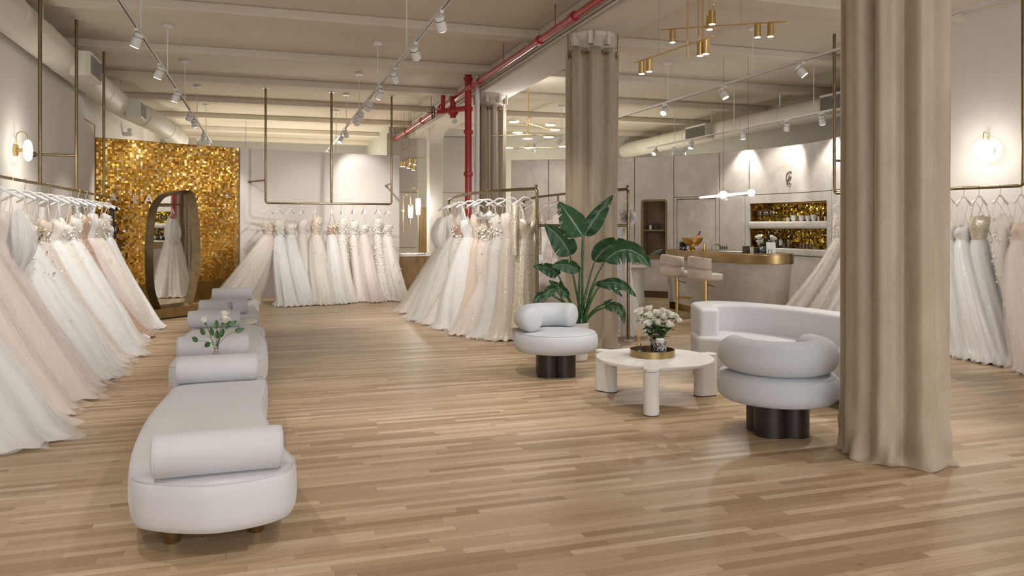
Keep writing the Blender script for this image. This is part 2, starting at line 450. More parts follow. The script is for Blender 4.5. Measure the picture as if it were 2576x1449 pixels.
FAB = {
 'white_tulle': fabric('white_tulle', WHT, dk(WHT, .9)),
 'ivory_tulle': fabric('ivory_tulle', IVO, dk(IVO, .88)),
 'blush_tulle': fabric('blush_tulle', BLU, dk(BLU, .87)),
 'pink_tulle': fabric('pink_tulle', PNK, dk(PNK, .9)),
 'nude_tulle': fabric('nude_tulle', NUD, dk(NUD, .85)),
 'white_sparkle': fabric('white_sparkle', WHT, dk(WHT, .88), sparkle=.16),
 'blush_sparkle': fabric('blush_sparkle', BLU, dk(BLU, .85), sparkle=.2),
 'white_lace': fabric('white_lace', IVO, dk(IVO, .82), applique=.12, acc=WHT, sparkle=.06),
 'ivory_lace': fabric('ivory_lace', dk(IVO, .95), dk(NUD, .95), applique=.08, acc=IVO, sparkle=.08),
 'blush_lace': fabric('blush_lace', BLU, dk(NUD, .95), applique=.06, acc=(.86, .82, .76), sparkle=.06),
 'gold_floral': fabric('gold_floral', IVO, dk(IVO, .85), applique=.06, acc=(.50, .44, .27)),
 'rose_sequin': fabric('rose_sequin', (.74, .54, .42), (.55, .38, .28), seq=.75, trans=.05, rough=.4),
 'champagne_sequin': fabric('champagne_sequin', (.74, .67, .54), (.60, .50, .36), seq=.7, trans=.05, rough=.4),
 'beaded_nude': fabric('beaded_nude', (.82, .72, .60), (.68, .54, .41), seq=.4, trans=.12, rough=.5),
 'white_satin': fabric('white_satin', (.84, .83, .82), (.80, .79, .79), trans=.05, pleat=6, rough=.3, sheen=0),
 'nude_satin': fabric('nude_satin', (.78, .66, .55), (.72, .6, .5), trans=.08, pleat=8, rough=.4, sheen=0),
}
SHEER = {'white': fabric('sheer_white', WHT, dk(WHT, .95), alpha=.42, sparkle=.05), 'blush': fabric('sheer_blush', BLU, dk(BLU, .92), alpha=.32),
         'ivory': fabric('sheer_ivory', IVO, dk(IVO, .92), alpha=.32), 'pink': fabric('sheer_pink', PNK, dk(PNK, .93), alpha=.32)}
petal_w = plain('applique_white', (.86, .84, .79), .6); petal_b = plain('applique_blush', (.84, .74, .66), .6); petal_g = plain('applique_gold', (.50, .44, .26), .5)

# ------------------------------------------------------------------ the shell
ZC = 4.3
struct('floor', G().box((4, 9.5, -.05), (17, 34, .1)), floor_m)
struct('ceiling', G().box((4, 10, ZC+.1), (17, 35, .2)), ceil_mat)
n = 1
for Y in (-2.1, .35, 2.8, 5.3, 7.75, 10.25, 12.75, 15.15, 17.6, 20.2, 22.8, 25.2):
    # beams run across, stop at the girder
    struct('trim_%d' % n, G().box((.2, Y+.16, ZC-.06), (7.0, .32, .125)), ceil_mat, bevel=.02); n += 1
    struct('trim_%d' % n, G().box((8.2, Y+.16, ZC-.06), (7.7, .32, .125)), ceil_mat, bevel=.02); n += 1
struct('trim_%d' % n, G().box((4.02, 11, 4.11), (.66, 32, .38)), girder_mat, bevel=.02); n += 1
# walls
struct('wall_left', G().box((-3.03, 5.3, ZC/2), (.2, 18.6, ZC)), wall_white)
struct('wall_left_end', G().box((-3.03, 15.0, 1.66), (.2, .8, 3.32)), wall_white)
struct('trim_%d' % n, G().box((-3.03, 15.42, 1.67), (.22, .03, 3.36)).box((-3.03, 15.0, 3.335), (.22, .84, .03)), wood('orange_ply', (.45, .24, .10), (.55, .3, .13))); n += 1
struct('wall_far_left', G().box((-3.25, 20.3, ZC/2), (.2, 12, ZC)), wall_white)
struct('wall_back', G().box((.2, 26.4, ZC/2), (8.2, .2, ZC)), plain('grey_paint', (.42, .40, .36), .8))
struct('wall_back_right', G().box((7.6, 21.0, ZC/2), (8.6, .2, ZC)), wall_cream)
struct('wall_dressing_side', G().box((3.3, 23.7, ZC/2), (.2, 5.4, ZC)), wall_cream)
struct('wall_right_outer', G().box((11.2, 14.5, ZC/2), (.2, 13, ZC)), wall_cream)
# right wall (runs askew)
RW0 = Vector((8.25, 9.5)); RWd = Vector((.264, -.9645)).normalized(); RWn = Vector((RWd.y, -RWd.x))  # points into the room
rmid = RW0+RWd*5.2-RWn*.12
struct('wall_right', G().box((rmid.x, rmid.y, ZC/2), (10.4, .24, ZC), rz=atan2(RWd.y, RWd.x)), wall_white)
RWn = RWn if RWn.x < 0 else -RWn
bpy.data.objects['wall_right'].location = (0, 0, 0)

# curved back wall: gold screen then white
CW = spline([(-2.93, 15.55, 0), (-2.3, 15.85, 0), (-1.5, 16.3, 0), (-.5, 16.8, 0), (.3, 17.08, 0), (1.1, 17.3, 0), (2.1, 17.5, 0), (2.93, 17.62, 0)], 10)
def strip(path, off0, off1, z0, z1):
    """solid curved slab between two offsets from a plan path"""
    g = G(); m = len(path); V = []
    for i, p in enumerate(path):
        t = (path[min(i+1, m-1)]-path[max(i-1, 0)]); t = Vector((t.x, t.y, 0)).normalized(); nn = Vector((t.y, -t.x, 0))
        for off in (off0, off1):
            q = p+nn*off
            V += [(q.x, q.y, z0), (q.x, q.y, z1)]
    Fc = []
    for i in range(m-1):
        a = 4*i; b = 4*(i+1)
        Fc += [(a, a+1, b+1, b), (a+2, b+2, b+3, a+3), (a+1, a+3, b+3, b+1), (a, b, b+2, a+2)]
    Fc += [(0, 2, 3, 1), (4*(m-1), 4*(m-1)+1, 4*(m-1)+3, 4*(m-1)+2)]
    return g.add(V, Fc)
ig = 30
struct('wall_curved', strip(CW[ig:], 0, -.14, 0, 3.14), wall_white, smooth=True)
# gold shimmer screen
scr = thing('shimmer_screen', 'curved wall screen of shimmering square gold sequins above a bronze base band', 'sequin screen', (CW[15].x, CW[15].y, 0))
def loc_g(g, o):
    g.v = [(p[0]-o.location[0], p[1]-o.location[1], p[2]-o.location[2]) for p in g.v]; return g
obj('screen_core', loc_g(strip(CW[:ig], -.031, -.14, 0, 3.13), scr), bronze_band, scr)
obj('base_band', loc_g(strip(CW[:ig+1], .02, -.03, .0, .42), scr), bronze_band, scr)
def sequins(path, off, z0, z1, size, jit, seed=1):
    rnd = random.Random(seed); L = [0]
    for i in range(1, len(path)): L.append(L[-1]+(path[i]-path[i-1]).length)
    g = G(); nx = int(L[-1]/size); nz = int((z1-z0)/size); V = g.v; Fc = g.f
    j = 0
    for ix in range(nx):
        s = (ix+.5)*size
        while j < len(L)-2 and L[j+1] < s: j += 1
        t = (s-L[j])/(L[j+1]-L[j]); p = path[j].lerp(path[j+1], t); T = (path[j+1]-path[j]).normalized(); N = Vector((T.y, -T.x, 0))
        for iz in range(nz):
            c = p+N*off+Vector((0, 0, z0+(iz+.5)*size))
            ax = rnd.gauss(0, jit); az = rnd.gauss(0, jit)
            n2 = (N+T*ax+Vector((0, 0, az))).normalized(); t2 = (T-n2*T.dot(n2)).normalized(); u2 = n2.cross(t2)
            h = size*.47; k = len(V)
            for a, b_ in ((-h, -h), (h, -h), (h, h), (-h, h)): V.append(tuple(c+t2*a+u2*b_))
            Fc.append((k, k+1, k+2, k+3))
    return g
sq = obj('sequins', loc_g(sequins(CW[:ig+1], .012, .42, 3.13, .038, .06), scr), gold_seq, scr, smooth=False)
sq['kind'] = 'stuff'

# lettering on the screen
def text(name, s, size, loc, rot, mat, parent=None, ext=.012, shear=0, bold=0):
    c = bpy.data.curves.new(name, 'FONT'); c.body = s; c.size = size; c.extrude = ext; c.shear = shear; c.offset = bold; c.align_x = 'CENTER'
    o = bpy.data.objects.new(name, c); COL.objects.link(o)
    dg = bpy.context.evaluated_depsgraph_get(); me = bpy.data.meshes.new_from_object(o.evaluated_get(dg))
    bpy.data.objects.remove(o); me.materials.append(mat)
    o = bpy.data.objects.new(name, me); COL.objects.link(o); o.location = loc; o.rotation_euler = rot
    if parent: o.parent = parent
    return o
def on_path(path, px):
    best = None
    for i in range(len(path)-1):
        a, b = proj(path[i].x, path[i].y)[0], proj(path[i+1].x, path[i+1].y)[0]
        if (a-px)*(b-px) <= 0 and a != b:
            t = (px-a)/(b-a); T = (path[i+1]-path[i]).normalized(); return path[i].lerp(path[i+1], t), T, Vector((T.y, -T.x, 0))
    T = (path[-1]-path[-2]).normalized(); return path[-1], T, Vector((T.y, -T.x, 0))
p0, T0, N0 = on_path(CW, 380)
sign = thing('wall_sign', 'silver mirrored capital letters fixed to the gold sequin screen, half behind the standing mirror', 'sign', (p0.x, p0.y, 2.0))
for ch, px in (('A', 282), ('L', 338), ('A', 371), ('Y', 484)):
    p, T, N = on_path(CW, px); q = p+N*.05
    text('letter', ch, .24, (q.x-p0.x, q.y-p0.y, -.055), (R(90), 0, atan2(T.y, T.x)), letters_m, sign, bold=.004)

# ------------------------------------------------------------------ bar wall (curved suede panelling)
BW = spline([(5.25, 16.4, 0), (6.36, 15.8, 0), (7.3, 15.15, 0), (8.15, 14.35, 0), (8.68, 13.5, 0), (8.98, 12.75, 0), (9.2, 11.9, 0), (9.2, 11.0, 0), (9.0, 10.2, 0)], 16)
BL = [0]
for i in range(1, len(BW)): BL.append(BL[-1]+(BW[i]-BW[i-1]).length)
def bw_at(s):
    j = 0
    while j < len(BL)-2 and BL[j+1] < s: j += 1
    t = (s-BL[j])/(BL[j+1]-BL[j]); T = (BW[j+1]-BW[j]).normalized()
    return BW[j].lerp(BW[j+1], t), T, Vector((T.y, -T.x, 0))
def bw_s(px):
    lo = None
    for i in range(len(BW)-1):
        a, b = proj(BW[i].x, BW[i].y)[0], proj(BW[i+1].x, BW[i+1].y)[0]
        if (a-px)*(b-px) <= 0 and a != b: return BL[i]+(BL[i+1]-BL[i])*(px-a)/(b-a)
    return BL[-1]
def bw_path(s0, s1, k=10):
    return [bw_at(s0+(s1-s0)*i/k)[0] for i in range(k+1)]
barwall = bpy.data.objects.new('wall_bar', None); COL.objects.link(barwall); barwall['kind'] = 'structure'
def wpart(name, s0, s1, z0, z1, o0, o1, mat, bev=0, par=None):
    return obj(name, strip(bw_path(s0, s1), o0, o1, z0, z1), mat, par or barwall, bevel=bev)
S = {k: bw_s(k) for k in (1290, 1380, 1470, 1597, 1618, 1675, 1696, 1703, 1803, 1811, 1876, 1887, 1888, 1989, 2084, 2096)}
end = BL[-1]
gap = .007
def panel(s0, s1, z0, z1): wpart('wall_panel', s0+gap, s1-gap, z0+gap*.6, z1-gap*.6, .03, .0, suede_m, bev=.008)
def backing(s0, s1, z0, z1): wpart('wall_core', s0, s1, z0, z1, .0, -.05, groove)
SK = .14
for a, b in ((0.0, S[1380]), (S[1380], S[1470]), (S[1470], S[1597])): panel(a, b, SK, 3.0)
backing(0, S[1597], 0, 3.0)
# panel holding the oak shelf niche
a, b, na, nb_ = S[1597], S[1696], S[1618], S[1675]
for r in ((a, na, SK, 3.0), (nb_, b, SK, 3.0)): 
    wpart('wall_panel', r[0]+(gap if r[0] == a else 0), r[1]-(gap if r[1] == b else 0), SK, 2.995, .03, 0, suede_m); backing(r[0], r[1], 0, 3.0)
wpart('wall_panel', na, nb_, SK, .86, .03, 0, suede_m); wpart('wall_panel', na, nb_, 2.05, 2.995, .03, 0, suede_m)
backing(na, nb_, 0, .86); backing(na, nb_, 2.05, 3.0)
# upper row
for a, b in ((S[1696], S[1811]), (S[1811], S[1887]), (S[1887], S[1989]), (S[1989], S[2096]), (S[2096], end)):
    panel(a, b, 2.12, 3.0); backing(a, b, 2.12, 3.0)
# lower row
panel(S[1811], S[1876], SK, 2.12); backing(S[1696], S[1876], 0, 2.12)
panel(S[2096], end, SK, 2.12); backing(S[2096], end, 0, 2.12)
wpart('wall_panel', S[1696]+gap, S[1703], SK, 2.115, .03, 0, suede_m)
wpart('wall_panel', S[1703], S[1803], 2.085, 2.115, .03, 0, suede_m)
wpart('wall_panel', S[1803], S[1811]-gap, SK, 2.115, .03, 0, suede_m)
na, nb2 = S[1888], S[2084]
wpart('wall_panel', S[1876]+gap, na, SK, 2.115, .03, 0, suede_m); backing(S[1876], na, 0, 2.12)
wpart('wall_panel', nb2, S[2096]-gap, SK, 2.115, .03, 0, suede_m); backing(nb2, S[2096], 0, 2.12)
wpart('shelf_ledge', na, nb2, .98, 1.105, .05, 0, suede_m, bev=.03); wpart('wall_panel', na, nb2, SK, .97, .03, 0, suede_m); backing(na, nb2, 0, 1.1)
wpart('shelf_ledge', na-.03, nb2, 1.465, 1.605, .05, -.3, suede_m, bev=.04)
wpart('wall_panel', na, nb2, 1.955, 2.115, .03, -.02, suede_m)
wpart('niche_lining', na, nb2, 1.06, 1.1, -.0, -.3, suede_m); wpart('niche_lining', na, nb2, 1.955, 1.99, -.0, -.32, bronze_band)
wpart('niche_back', na-.02, nb2+.02, 1.05, 2.0, -.3, -.34, bronze_band)
for ss in (na-.02, nb2): wpart('niche_side', ss, ss+.02, 1.05, 2.0, 0, -.32, bronze_band)
npth = bw_path(na, nb2, 24)
q = obj('gold_mosaic', sequins(npth, -.285, 1.1, 1.955, .03, .16, 3), dark_gold, barwall, smooth=False); q['kind'] = 'stuff'
wpart('skirting', 0, S[1696], 0, SK, .045, 0, walnut_d); wpart('skirting', S[1811], end, 0, SK, .045, 0, walnut_d)
door = obj('door_1', strip(bw_path(S[1703]+.012, S[1803]-.012), .02, -.0, 0, 2.07), suede_m, None, bevel=.006); door['kind'] = 'structure'

# oak shelf niche
sa, sb = S[1618], S[1675]
pm, Tm, Nm = bw_at((sa+sb)/2); wN = sb-sa
nich = thing('shelf_niche', 'tall brown oak shelving niche with rounded frame set into the suede wall', 'shelf niche', (pm.x, pm.y, 0), atan2(Tm.y, Tm.x))
fr = G()
fo = fillet([(-wN/2-.035, .82), (wN/2+.035, .82), (wN/2+.035, 2.085), (-wN/2-.035, 2.085)], .07); fi = fillet([(-wN/2, .9), (wN/2, .9), (wN/2, 2.04), (-wN/2, 2.04)], .05)
m_ = len(fo); V = []
for dy in (-.05, .0):
    V += [(p[0], dy, p[1]) for p in fo]+[(p[0], dy, p[1]) for p in fi]
Fc = []
for i in range(m_):
    j = (i+1) % m_
    Fc += [(i, j, m_+j, m_+i), (2*m_+i, 3*m_+i, 3*m_+j, 2*m_+j), (i, 2*m_+i, 2*m_+j, j), (m_+i, m_+j, 3*m_+j, 3*m_+i)]
fr.add(V, Fc); obj('frame', fr, walnut, nich)
obj('back_panel', G().box((0, .36, 1.46), (wN+.04, .02, 1.26)), walnut, nich)
obj('side_panel', G().box((-wN/2-.01, .17, 1.46), (.02, .36, 1.26)).box((wN/2+.01, .17, 1.46), (.02, .36, 1.26)), walnut, nich)
obj('shelf', G().box((0, .17, .87), (wN+.02, .38, .06)), walnut, nich); obj('shelf', G().box((0, .17, 1.43), (wN, .36, .035)), walnut, nich); obj('top_panel', G().box((0, .17, 2.06), (wN+.02, .38, .04)), walnut, nich)
M = Matrix.Translation(nich.location) @ Matrix.Rotation(nich.rotation_euler.z, 4, 'Z')
def nloc(x, y, z): return tuple(M @ Vector((x, y, z)))
rzN = nich.rotation_euler.z
q = thing('camera', 'small black camera on the middle shelf of the oak niche', 'camera', nloc(.02, .12, 1.4475), rzN)
obj('body', G().box((0, 0, .055), (.14, .07, .11)), black_metal, q, bevel=.012); obj('lens', G().cyl((0, -.03, .055), (0, -.09, .055), .038), black_metal, q); obj('viewfinder', G().box((0, 0, .13), (.05, .05, .04)), black_metal, q, bevel=.008)
q = obj('price_card', G().box((0, 0, .045), (.045, .008, .09)), white_metal, None); tag(q, 'small white card standing by the black camera in the oak niche', 'card'); q.location = nloc(-.10, .04, 1.4475)
for i in range(4):
    q = obj('magazine', G().box((0, 0, .01), (.2, .15, .008)), plain('magazine_%d' % i, [(.5, .55, .6), (.75, .74, .7), (.2, .35, .4), (.7, .6, .5)][i], .3), None, smooth=False)
    tag(q, ['lowest magazine in the fanned pile at the niche bottom', 'second magazine from below in the fanned niche pile', 'teal magazine third from below in the fanned niche pile', 'topmost magazine leaning on the fanned niche pile'][i], 'magazine', 'magazines in the oak niche')
    q.location = nloc(-.03+.025*i, .13, .902+.016*i+.012*i); q.rotation_euler = (0, -.10*i, rzN+.2*i)

# wall monogram
s_l = bw_s(1989); pl_, Tl, Nl = bw_at(s_l); pl_ = pl_+Nl*.045
mono = thing('wall_monogram', 'slanted dark bronze C and L monogram on the suede wall above the bar', 'monogram', (pl_.x, pl_.y, 2.285), atan2(Tl.y, Tl.x))
mono_m = plain('mono_bronze', (.16, .125, .08), .35, 1)
def sl(x, z): return (x+.30*z, 0, z)
def mp(l): return [((x-780)*.00124, 0, (268-y)*.00124) for x, y in l]
obj('letter_c', G().tube([tuple(p) for p in spline(mp([(835, 95), (815, 83), (790, 82), (762, 95), (738, 125), (727, 158), (728, 190), (742, 212), (765, 218), (793, 214)]), 4)]+mp([(808, 190), (825, 150)]), .0075, 6), mono_m, mono)
obj('letter_l', G().tube(mp([(792, 130), (765, 200), (738, 266)]), .008, 6).tube(mp([(735, 266), (778, 265), (820, 262)]), .007, 6), mono_m, mono)

# ------------------------------------------------------------------ columns, capitals
CX = 3.95
def column(y, nm):
    c = struct('column_%d' % nm, G().lathe([(.2, 0), (.2, 3.62), (.215, 3.64), (.2, 3.66), (.2, 3.72), (.23, 3.76), (.235, 3.79), (.225, 3.80), (.27, 3.85), (.30, 3.88), (.30, 3.92)], 40, (CX, y, 0)), girder_mat, smooth=True)
    b = G()
    for k in range(8):
        a = k*pi/4+.3; b.box((CX+.27*cos(a), y+.27*sin(a), 3.84), (.10, .05, .16), rz=a)
    struct('bracket', b, girder_mat, c)
for i, y in enumerate((4.04, 8.97, 13.6)): column(y, i+1)
c4 = struct('column_4', G().box((3.95, 18.5, 1.96), (.34, .34, 3.92)), girder_mat, bevel=.02)
hg = G()
arcp = [(0, 0)]+[(1.1-1.1*sin(t*pi/2/8), -1.0+1.0*cos(t*pi/2/8) if False else -(1-cos((8-t)*pi/2/8))*.55) for t in range(9)]
for sg in (1, -1):
    pts = [(3.95, 18.5+sg*.16, 3.92), (3.95, 18.5+sg*1.0, 3.92)]+[(3.95, 18.5+sg*(.16+.84*(1-sin(t*pi/16))), 3.92-.5*(1-cos(t*pi/16))) for t in range(1, 9)]
    k = len(pts); V = [(p[0]-.16, p[1], p[2]) for p in pts]+[(p[0]+.16, p[1], p[2]) for p in pts]
    hg.add(V, [tuple(range(k)), tuple(range(2*k-1, k-1, -1))]+[(i, (i+1) % k, k+(i+1) % k, k+i) for i in range(k)])
struct('bracket', hg, girder_mat, c4)

# curtains wrapped round the columns
def curtain(y, ztop, label, seed, Rr=.315, puddle=1, cx=CX, flare=.02, pa=None):
    rnd = random.Random(seed)
    t = thing('column_curtain', label, 'curtain', (cx, y, 0), 0, 'beige curtains wrapped round the columns')
    ph = [rnd.uniform(0, 6.28) for _ in range(8)]; NF = 8
    def rad(a, z):
        u = z/ztop
        # grommet folds at the top, softening and drifting further down
        f = sin(NF*a+ph[0]+.35*sin(a+ph[1])*(1-u)); f = f+.35*sin(2*NF*a+2*ph[0]+1.2)
        low = .6*sin(3*a+ph[2]+.8*u)+.5*sin(5*a+ph[3]-1.2*u)+.25*sin(11*a+ph[4])
        amp = .045+.004*u
        r = Rr+amp*f*(.55+.45*u)+.020*low*(1-u)+.012*sin(2*a+ph[5])
        r += .018*exp(-z/.22)*(1+.7*sin(4*a+ph[6]))*puddle + flare*(1-u)**2*.5
        if z < .05: r += .03*(1-z/.05)*(.5+.5*sin(7*a+ph[7]))*puddle
        return r
    zs = [0.004, .02, .05, .09, .14, .2, .28, .38, .5]+[.5+(ztop-.5)*k/22 for k in range(1, 23)]
    nu = 220
    g = G()
    def fn(i, j):
        z = zs[int(round(j*(len(zs)-1)))]; a = 2*pi*i; r = rad(a, z)
        # crumple near the floor
        if z < .6:
            k = (1-z/.6)**1.5
            r += .016*k*(sin(9*a+14*z+ph[1])+.6*sin(17*a-22*z+ph[2]))
        return (r*cos(a), r*sin(a), z+(.012*sin(6*a+ph[3])*(1 if .01 < z < .3 else 0)))
    g.grid(fn, nu, len(zs)-1, True)
    cl = obj('curtain_panel', g, curtain_m, t, auto=80)
    cl.modifiers.new('solid', 'SOLIDIFY').thickness = .006
    # rod ring, rings and hooks
    obj('curtain_rod', G().torus((0, 0, ztop-.07), Rr-.0, .012, 48, 8), antique, t)
    for k in range(NF*2):
        a = (k*pi-ph[0])/NF
        gr = G(); pts = []
        for q_ in range(14):
            b_ = 2*pi*q_/14; pts.append(((Rr)*cos(a)-sin(a)*.004+cos(a)*.03*cos(b_)*.35-sin(a)*.03*cos(b_), (Rr)*sin(a)+cos(a)*.004+sin(a)*.03*cos(b_)*.35+cos(a)*.03*cos(b_), ztop-.07+.03*sin(b_)))
        gr.tube(pts, .007, 5, closed=True); obj('grommet', gr, antique, t)
    for k in range(5):
        a = k*2*pi/5-1.9
        obj('hook', G().tube([(Rr*cos(a), Rr*sin(a), ztop-.07), ((Rr+.02)*cos(a), (Rr+.02)*sin(a), ztop-.04), ((Rr+.02)*cos(a), (Rr+.02)*sin(a), 3.915)], .007, 6), antique, t)
    return t
curtain(4.04, 3.72, 'tall beige velvet curtain round the nearest column, puddling beside the round-backed armchair', 11, .285, cx=3.94)
curtain(8.97, 3.72, 'beige velvet curtain round the middle column behind the green plant', 5, .31)
curtain(13.6, 3.72, 'beige velvet curtain round the farthest wrapped column, beside the red riser pipe', 8, .245)
# ------------------------------------------------------------------ benches
def bench(outline, loc, label, legs, seed):
    t = thing('velvet_bench', label, 'bench', (*loc, 0), 0, 'curved velvet benches in a row')
    pts = [Vector((p.x, p.y, 0)) for p in spline([(x, y, 0) for x, y in outline], 10, True)]
    m = len(pts)
    N = []
    for i in range(m):
        d = (pts[(i+1) % m]-pts[i-1]).normalized(); N.append(Vector((d.y, -d.x, 0)))
    area2 = sum(pts[i].x*pts[(i+1) % m].y-pts[(i+1) % m].x*pts[i].y for i in range(m))
    if area2 < 0: N = [-v for v in N]
    prof = [(.10, .115), (.055, .118), (.02, .135), (.006, .165), (0, .21), (0, .285), (.004, .33), (.014, .352), (.03, .36), (.07, .364), (.16, .368)]
    g = G(); V = []
    for ins, z in prof:
        for i in range(m): q = pts[i]-N[i]*ins; V.append((q.x, q.y, z))
    Fc = []
    for k in range(len(prof)-1):
        for i in range(m): Fc.append((k*m+i, k*m+(i+1) % m, (k+1)*m+(i+1) % m, (k+1)*m+i))
    Fc += [tuple(range(m-1, -1, -1)), tuple((len(prof)-1)*m+i for i in range(m))]
    obj('seat', g.add(V, Fc), bench_f, t, auto=60)
    obj('piping', G().tube([(p-n_*.012).to_tuple()[:2]+(.353,) for p, n_ in zip(pts, N)], .004, 5, closed=True), bench_f, t)
    for (x, y) in legs:
        o = obj('leg', G().lathe([(.036, 0), (.038, .004), (.048, .118)], 20), brushed, t); o.location = (x, y, 0)
    return t
out1 = [(-.36, -1.28), (-.36-.18, -1.0), (-.46+.0, -.2), (-.44, .45), (-.34, .93), (-.08, 1.14), (.22, 1.1), (.33, .85), (.27, .35), (.27, -.1), (.34, -.62), (.40, -1.05), (.28, -1.30), (-.02, -1.38)]
out1 = [(-.27, -1.20), (-.355, -1.02), (-.405, -.6), (-.425, .05), (-.395, .65), (-.36, 1.05), (-.22, 1.28), (.08, 1.32), (.25, 1.15), (.268, .7), (.25, .2), (.285, -.35), (.35, -.8), (.40, -1.10), (.31, -1.27), (.02, -1.33)]
bench(out1, (-.255, 4.98), 'nearest of the three curved white velvet benches on short brass legs', [(-.17, -1.0), (.21, -.98), (-.14, .95), (.1, .95)], 1)
out2 = [(-.33, -1.35), (-.375, -1.1), (-.36, -.5), (-.42, .1), (-.44, .6), (-.38, 1.1), (-.22, 1.36), (.02, 1.42), (.26, 1.28), (.38, .95), (.36, .5), (.40, 0), (.41, -.5), (.40, -1.0), (.30, -1.35), (0, -1.42)]
bench(out2, (-.39, 8.16), 'middle one of the three curved white velvet benches, between the two side tables', [(-.2, -1.0), (.2, -1.0), (-.2, 1.0), (.2, 1.0)], 2)
out3 = [(-.36, -1.2), (-.44, -.7), (-.42, -.1), (-.34, .6), (-.32, 1.1), (-.2, 1.3), (.12, 1.36), (.35, 1.25), (.38, .8), (.32, .3), (.36, -.3), (.40, -.8), (.36, -1.2), (.0, -1.36)]
bench(out3, (-.48, 11.55), 'farthest of the three curved white velvet benches, in front of the gowns', [(-.2, -.95), (.2, -.95), (-.2, .95), (.2, .95)], 3)
def bolster(x, y, L, rz, label, z=.367):
    t = thing('bolster_cushion', label, 'bolster cushion', (x, y, z), rz, 'bolsters on the velvet benches')
    r = .098
    prof = [(0, -L/2+.004), (r-.03, -L/2+.003), (r-.008, -L/2+.010), (r, -L/2+.03), (r, 0), (r, L/2-.03), (r-.008, L/2-.010), (r-.03, L/2-.003), (0, L/2-.004)]
    g = G().lathe(prof, 36); g.v = [(v[2], v[0], v[1]+r) for v in g.v]
    obj('cushion', g, bolster_f, t, auto=60)
    for s in (-1, 1):
        obj('piping', G().torus((s*(L/2-.014), 0, r), r-.006, .0045, 36, 5, 'X'), bolster_f, t)
bolster(-.205, 3.79, .575, R(1), 'bolster nearest the camera, at the near end of the nearest bench')
bolster(-.335, 6.02, .575, R(2), 'bolster at the far end of the nearest bench, in front of the rose vase')
bolster(-.43, 7.12, .59, R(3), 'bolster directly behind the rose vase, on the middle bench near end')
bolster(-.55, 9.25, .56, R(1), 'bolster at the far end of the middle bench, in front of the reed diffuser')
bolster(-.52, 10.6, .60, R(1), 'bolster behind the dark reed diffuser, on the farthest bench')
bolster(-.49, 12.55, .59, R(0), 'farthest bolster, at the back of the farthest bench near the sequin screen')
def side_table(x, y, label):
    t = thing('side_table', label, 'side table', (x, y, 0), 0, 'low white side tables between the benches')
    obj('pedestal', G().lathe([(.21, 0), (.20, .02), (.17, .15), (.19, .24), (.265, .325)], 40), table_w, t)
    obj('table_top', G().lathe([(.265, .325), (.275, .33), (.278, .345), (.27, .357), (.25, .36), (0, .36)], 40), table_w, t)
side_table(-.34, 6.42, 'low round white side table holding the rose vase, between near benches')
side_table(-.37, 9.92, 'low round white side table with the dark reed diffuser on it')

# ------------------------------------------------------------------ roses, vases
def rose_bloom(r, seed, openk=1.0):
    rnd = random.Random(seed); g = G()
    layers = [(3, .30, .95, .12), (4, .55, .98, .05), (5, .82, .92, .02), (6, 1.05*openk, .80, 0)]
    for li, (n_, ra, hz, _) in enumerate(layers):
        for k in range(n_):
            a0 = 2*pi*k/n_+rnd.uniform(-.25, .25)+li*.6; wd = pi/n_*1.35
            cu = .12+.10*li*openk+rnd.uniform(-.03, .03)
            def fn(u, v, a0=a0, wd=wd, ra=ra, hz=hz, cu=cu, li=li):
                a = a0+(u-.5)*2*wd*(.55+.45*sin(pi*min(1, v*1.1+.15)))
                rr = r*ra*(sin(min(1, v*1.2)*pi/2)**.7)+r*cu*max(0, v-.72)*2.2
                z = r*(v**.9)*1.5*hz-r*.10*(abs(u-.5)*2)**2*v - (r*.35*max(0, v-.86)*li*.6)
                return (rr*cos(a), rr*sin(a), z)
            g.grid(fn, 6, 5)
    g.uv = None
    return g
def leaf_geo(L, Wd, bend=.2):
    def fn(u, v):
        wv = Wd*sin(pi*v**.75)**.9*(u-.5)
        return (wv, L*v, bend*L*sin(v*pi*.8)*.5+abs(u-.5)*Wd*.25)
    g = G(); g.grid(fn, 4, 8); g.uv = None; return g
def rose(base, head, r, label, group, leaves, seed):
    rnd = random.Random(seed)
    t = thing('white_rose', label, 'rose', base, 0, group)
    h = Vector(head)-Vector(base); mid = h*.5+Vector((rnd.uniform(-.01, .01), rnd.uniform(-.01, .01), .01))
    sp = spline([(0, 0, 0), mid, h], 5)
    obj('stem', G().tube(sp, .0028, 6), stem_m, t)
    b = obj('bloom', rose_bloom(r, seed, rnd.uniform(.85, 1.05)), petal, t, auto=80); b.location = h-Vector((0, 0, r*.2))
    out = Vector((h.x, h.y, 0)); tilt = min(.9, out.length*3.2+.15); b.rotation_euler = (0, tilt, atan2(h.y, h.x)) if out.length > .01 else (0, 0, 0)
    b.rotation_mode = 'XYZ'
    obj('calyx', G().sphere(h-Vector((0, 0, r*.2)), r*.3, 10, 6), stem_m, t)
    for k in range(leaves):
        f = rnd.uniform(.45, .85); p = sp[int(f*(len(sp)-1))]
        lf = obj('leaf', leaf_geo(rnd.uniform(.05, .075), rnd.uniform(.03, .045)), rose_leaf, t, auto=80)
        lf.location = p; lf.rotation_euler = (rnd.uniform(-.5, .5), rnd.uniform(-.4, .4), rnd.uniform(0, 6.28))
    return t
